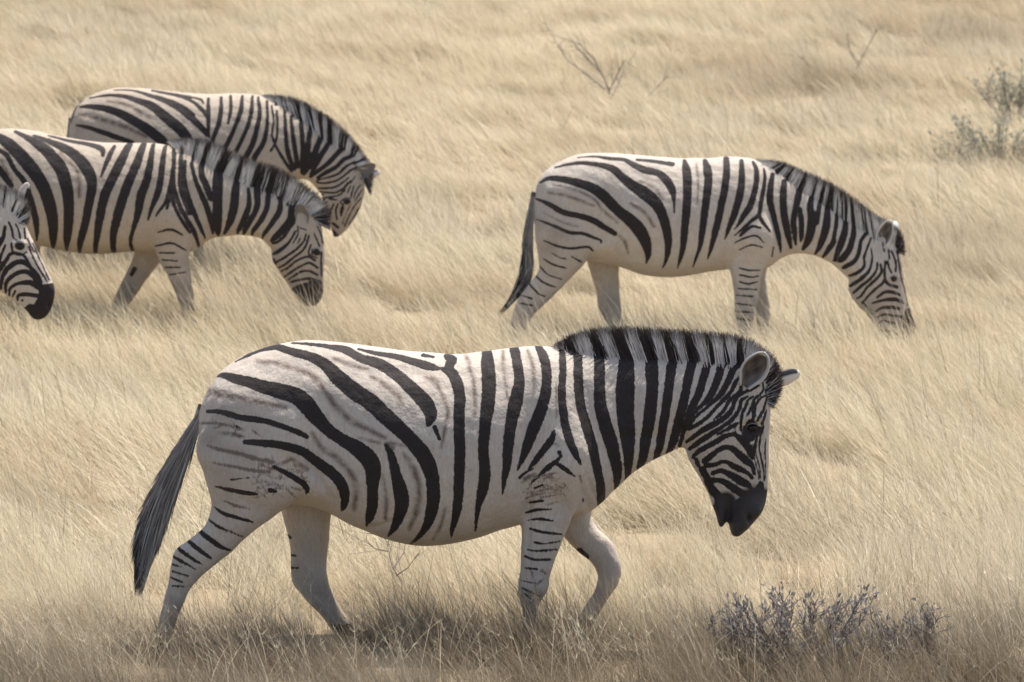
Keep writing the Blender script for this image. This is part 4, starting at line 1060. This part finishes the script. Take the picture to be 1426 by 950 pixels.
# tall thin stalks rising from the near grass, with fine seed heads
def stalks(n, name, lbl, y0, y1, hmin, hmax, w0, xr=None):
    V, Fc, T_ = [], [], []
    for i in range(n):
        y = rng.uniform(y0, y1); hw = y * .1385 + 1.5
        x = rng.uniform(-hw, hw) if xr is None else rng.uniform(*xr)
        z = float(ground_z(x, y)) - .02; L = rng.uniform(hmin, hmax); az = math.pi + rng.normal(0, .9) if rng.random() < .7 else rng.normal(0, .6); t = rng.uniform(.05, .7)
        p = np.array([x, y, z]); P = [p]; nseg = 6; cv = rng.uniform(.2, .8)
        for s in range(nseg):
            tt = t + cv * s / nseg
            p = p + np.array([math.sin(tt) * math.cos(az), math.sin(tt) * math.sin(az), math.cos(tt)]) * L / nseg; P.append(p)
        segs = [(P, w0)]
        for b in range(rng.integers(2, 6)):
            q = P[nseg - rng.integers(0, 3)]; d = np.array([rng.normal(-.3, .6), rng.normal(0, .5), rng.uniform(.2, 1)]); d /= np.linalg.norm(d)
            segs.append(([q, q + d * L * rng.uniform(.05, .14)], w0 * .8))
        tn = rng.random() * .6
        for P_, w in segs:
            b0 = len(V)
            for j, q in enumerate(P_):
                ww = w * (1 - .7 * j / (len(P_) - 1)) / 2; V.append(q + (-ww, 0, 0)); V.append(q + (ww, 0, 0)); T_ += [tn, tn]
            for j in range(len(P_) - 1): Fc.append((b0 + 2 * j, b0 + 2 * j + 1, b0 + 2 * j + 3, b0 + 2 * j + 2))
    o = mesh_obj(name, V, Fc, M_GRASS, smooth=False); a = o.data.attributes.new('tone', 'FLOAT', 'POINT'); a.data.foreach_set('value', np.array(T_, np.float32))
    tag(o, lbl, kind='stuff')
stalks(2600, 'grass_stalks', 'thin taller grass stalks standing above the near grass', 14.4, 18.0, .20, .44, .0030)
stalks(900, 'grass_stalks', 'thin grass stalks around the grazing zebras', 18.0, 29.0, .25, .45, .0042)

# ------------------------------------------------------------------ shrubs and dead twigs
def tube(V, Fc, P, r0, r1, m=5):
    P = [np.asarray(p) for p in P]; b = len(V); n = len(P)
    for i, p in enumerate(P):
        d = P[min(i + 1, n - 1)] - P[max(i - 1, 0)]; d = d / (np.linalg.norm(d) + 1e-9)
        a = np.cross(d, (0.3, 1, .1)); a /= np.linalg.norm(a) + 1e-9; c = np.cross(d, a); r = r0 + (r1 - r0) * i / (n - 1)
        for j in range(m): q = 2 * math.pi * j / m; V.append(p + (a * math.cos(q) + c * math.sin(q)) * r)
    for i in range(n - 1):
        for j in range(m): Fc.append((b + i * m + j, b + i * m + (j + 1) % m, b + (i + 1) * m + (j + 1) % m, b + (i + 1) * m + j))

def leafy_shrub(name, lbl, cat_, px, py, nst, h, spread, leafmat, topmat, leaf, nleaf, grp, seed, lean=0.0, twigm=None):
    g = np.random.default_rng(seed); base = ground_at(px, py)
    r = bpy.data.objects.new(name, None); COL.objects.link(r); r.location = base; tag(r, lbl, cat_, grp)
    V, Fc = [], []; LV, LF = [], []; TV, TF = [], []
    for i in range(nst):
        a = g.random() * 2 * math.pi; rr = spread * math.sqrt(g.random())
        top = np.array([math.cos(a) * rr + lean, math.sin(a) * rr * .6, h * g.uniform(.55, 1) * (1 - .35 * (rr / spread) ** 2)])
        b0 = np.array([top[0] * .25, top[1] * .25, -.02]); P = []
        for j in range(7):
            u = j / 6; P.append(b0 + (top - b0) * u + np.array([g.normal(0, .012), g.normal(0, .012), 0]) * (u > 0))
        tube(V, Fc, P, .0045, .0018)
        for s in range(g.integers(3, 7)):
            j = g.integers(2, 6); q = P[j]; d = np.array([g.normal(0, .7), g.normal(0, .7), g.uniform(.5, 1.3)]); d /= np.linalg.norm(d)
            l_ = h * g.uniform(.12, .3); e = q + d * l_; tube(V, Fc, [q, (q + e) / 2 + g.normal(0, .006, 3), e], .0025, .0012, 4)
            P2 = [q, e]
            for t in range(nleaf):
                u = g.uniform(.2, 1.05); c = q + (e - q) * u + g.normal(0, .006, 3)
                add_leaf(LV if g.random() < .5 else TV, LF if False else None, c, leaf * g.uniform(.6, 1.2), g, (LV, LF, TV, TF), d)
        for t in range(nleaf * 3):
            u = g.uniform(.45, 1.04); c = b0 + (top - b0) * u + g.normal(0, .010, 3)
            add_leaf(None, None, c, leaf * g.uniform(.6, 1.3), g, (LV, LF, TV, TF), (top - b0) / np.linalg.norm(top - b0))
    mesh_obj('stem', V, Fc, twigm or M_TWIG_DARK, r)
    nl = len(LV); fo = mesh_obj('foliage', LV + TV, LF + [tuple(i + nl for i in f) for f in TF], leafmat, r, smooth=False)
    fo.data.materials.append(topmat)
    for i in range(len(LF), len(LF) + len(TF)): fo.data.polygons[i].material_index = 1
    return r

def add_leaf(_a, _b, c, s, g, bufs, up):
    LV, LF, TV, TF = bufs
    V, Fc = (LV, LF) if g.random() < .55 else (TV, TF)
    d = np.asarray(up) + g.normal(0, .45, 3); d /= np.linalg.norm(d); a = np.cross(d, g.normal(0, 1, 3)); a /= np.linalg.norm(a) + 1e-9
    n = np.cross(d, a); b = len(V)
    V += [c, c + d * s * .5 + a * s * .20 + n * s * .05, c + d * s, c + d * s * .5 - a * s * .20 + n * s * .05]; Fc.append((b, b + 1, b + 2, b + 3))

G_ = 'grey shrubs in the near grass'
leafy_shrub('shrub', 'widest grey mauve shrub with many upright twigs at the lower right', 'shrub', 1118, 946, 32, .45, .40, M_LEAF_GREY, M_LEAF_MAUVE, .027, 7, G_, 11)
leafy_shrub('shrub', 'low sparse mauve shrub just left of the widest grey shrub', 'shrub', 1010, 938, 16, .32, .13, M_LEAF_MAUVE, M_LEAF_MAUVE, .018, 5, G_, 12)
leafy_shrub('shrub', 'small grey shrub between the widest shrub and the thin outermost sprig', 'shrub', 1240, 944, 13, .36, .13, M_LEAF_GREY, M_LEAF_MAUVE, .024, 6, G_, 13)
leafy_shrub('shrub', 'thin upright grey sprig, the rightmost of the near shrubs', 'shrub', 1288, 946, 8, .40, .04, M_LEAF_GREY, M_LEAF_MAUVE, .024, 6, G_, 14)
leafy_shrub('twiggy_plant', 'bare dark twiggy plant beside the nearest zebra front hooves', 'plant', 775, 925, 16, .12, .11, M_LEAF_MAUVE, M_TWIG_DARK, .010, 2, None, 15)
H_ = 'green shrubs on the far right slope'
leafy_shrub('green_shrub', 'dull green shrub highest at the right photo edge', 'shrub', 1415, 172, 30, .70, .50, M_LEAF_GREEN, M_LEAF_GREEN, .06, 3, H_, 21, twigm=M_TWIG)
leafy_shrub('green_shrub', 'broad dull green shrub below the highest green shrub', 'shrub', 1395, 236, 40, .62, .66, M_LEAF_GREEN, M_LEAF_GREEN, .055, 3, H_, 22, twigm=M_TWIG)
leafy_shrub('green_shrub', 'faint low green shrub, the leftmost of the green shrubs', 'shrub', 1335, 240, 14, .34, .42, M_LEAF_GREEN, M_LEAF_GREEN, .045, 2, H_, 23, twigm=M_TWIG)

def dead_branch(lbl, base_px, lines, scale_w, grp):
    """a leafless bush: branches given as px polylines and opened out in depth"""
    base = ground_at(*base_px); V, Fc = [], []
    mpp = base.y / F_PX
    for k, pl in enumerate(lines):
        P = []
        dep = rng.normal(0, .25)
        for i, (x, y) in enumerate(pl):
            u = i / max(1, len(pl) - 1)
            P.append(np.array([(x - base_px[0]) * mpp, dep * u * (1 if k else .3), (base_px[1] - y) * mpp]) + rng.normal(0, .012, 3) * (i > 0))
        tube(V, Fc, P, .011 * scale_w, .0035 * scale_w)
        for i in range(1, len(P)):
            for q in range(3):
                d = (P[i] - P[i - 1]); d = d / np.linalg.norm(d) + rng.normal(0, .6, 3); s = P[i - 1] + (P[i] - P[i - 1]) * rng.random()
                tube(V, Fc, [s, s + d * .06, s + d * .12 + rng.normal(0, .02, 3)], .004 * scale_w, .002 * scale_w, 4)
    o = mesh_obj('dead_bush', V, Fc, M_TWIG); o.location = base; tag(o, lbl, 'dead bush', grp)

dead_branch('leafless grey bush with crossing branches above the right zebra back', (852,150),
 [[(852,150),(843,125),(835,100),(815,78),(795,55)],[(843,125),(820,108),(790,85),(775,62),(758,32)],[(835,100),(826,82),(808,60),(770,50)],
  [(846,132),(858,105),(870,82),(878,88)],[(850,140),(862,118),(868,100)],[(882,150),(905,130),(920,115),(935,102)],[(852,150),(870,148),(890,145)]], 0.8, 'leafless bushes on the far slope')
dead_branch('faint leafless bush farther right, above the right zebra neck', (1190,118),
 [[(1190,118),(1195,92),(1212,60),(1222,38)],[(1195,92),(1186,70),(1180,50)],[(1140,100),(1128,88),(1118,78)],[(1190,118),(1160,112),(1140,100)]], .7, 'leafless bushes on the far slope')
dead_branch('small leafless twig bush left of the large leafless bush', (782,190),
 [[(782,190),(788,178),(795,160)],[(788,178),(778,170)],[(786,184),(798,176)]], .7, 'leafless bushes on the far slope')
near_lines = [[(560,812),(548,790),(540,765),(522,738)],[(548,790),(560,768),(566,742),(562,725)],[(540,765),(520,752),(508,745)],[(552,800),(575,780),(582,752)]]
dead_branch('thin dark twigs standing in the grass under the nearest zebra belly', (560,860),
 [[(560,860)] + near_lines[0]] + near_lines[1:], .30, None)
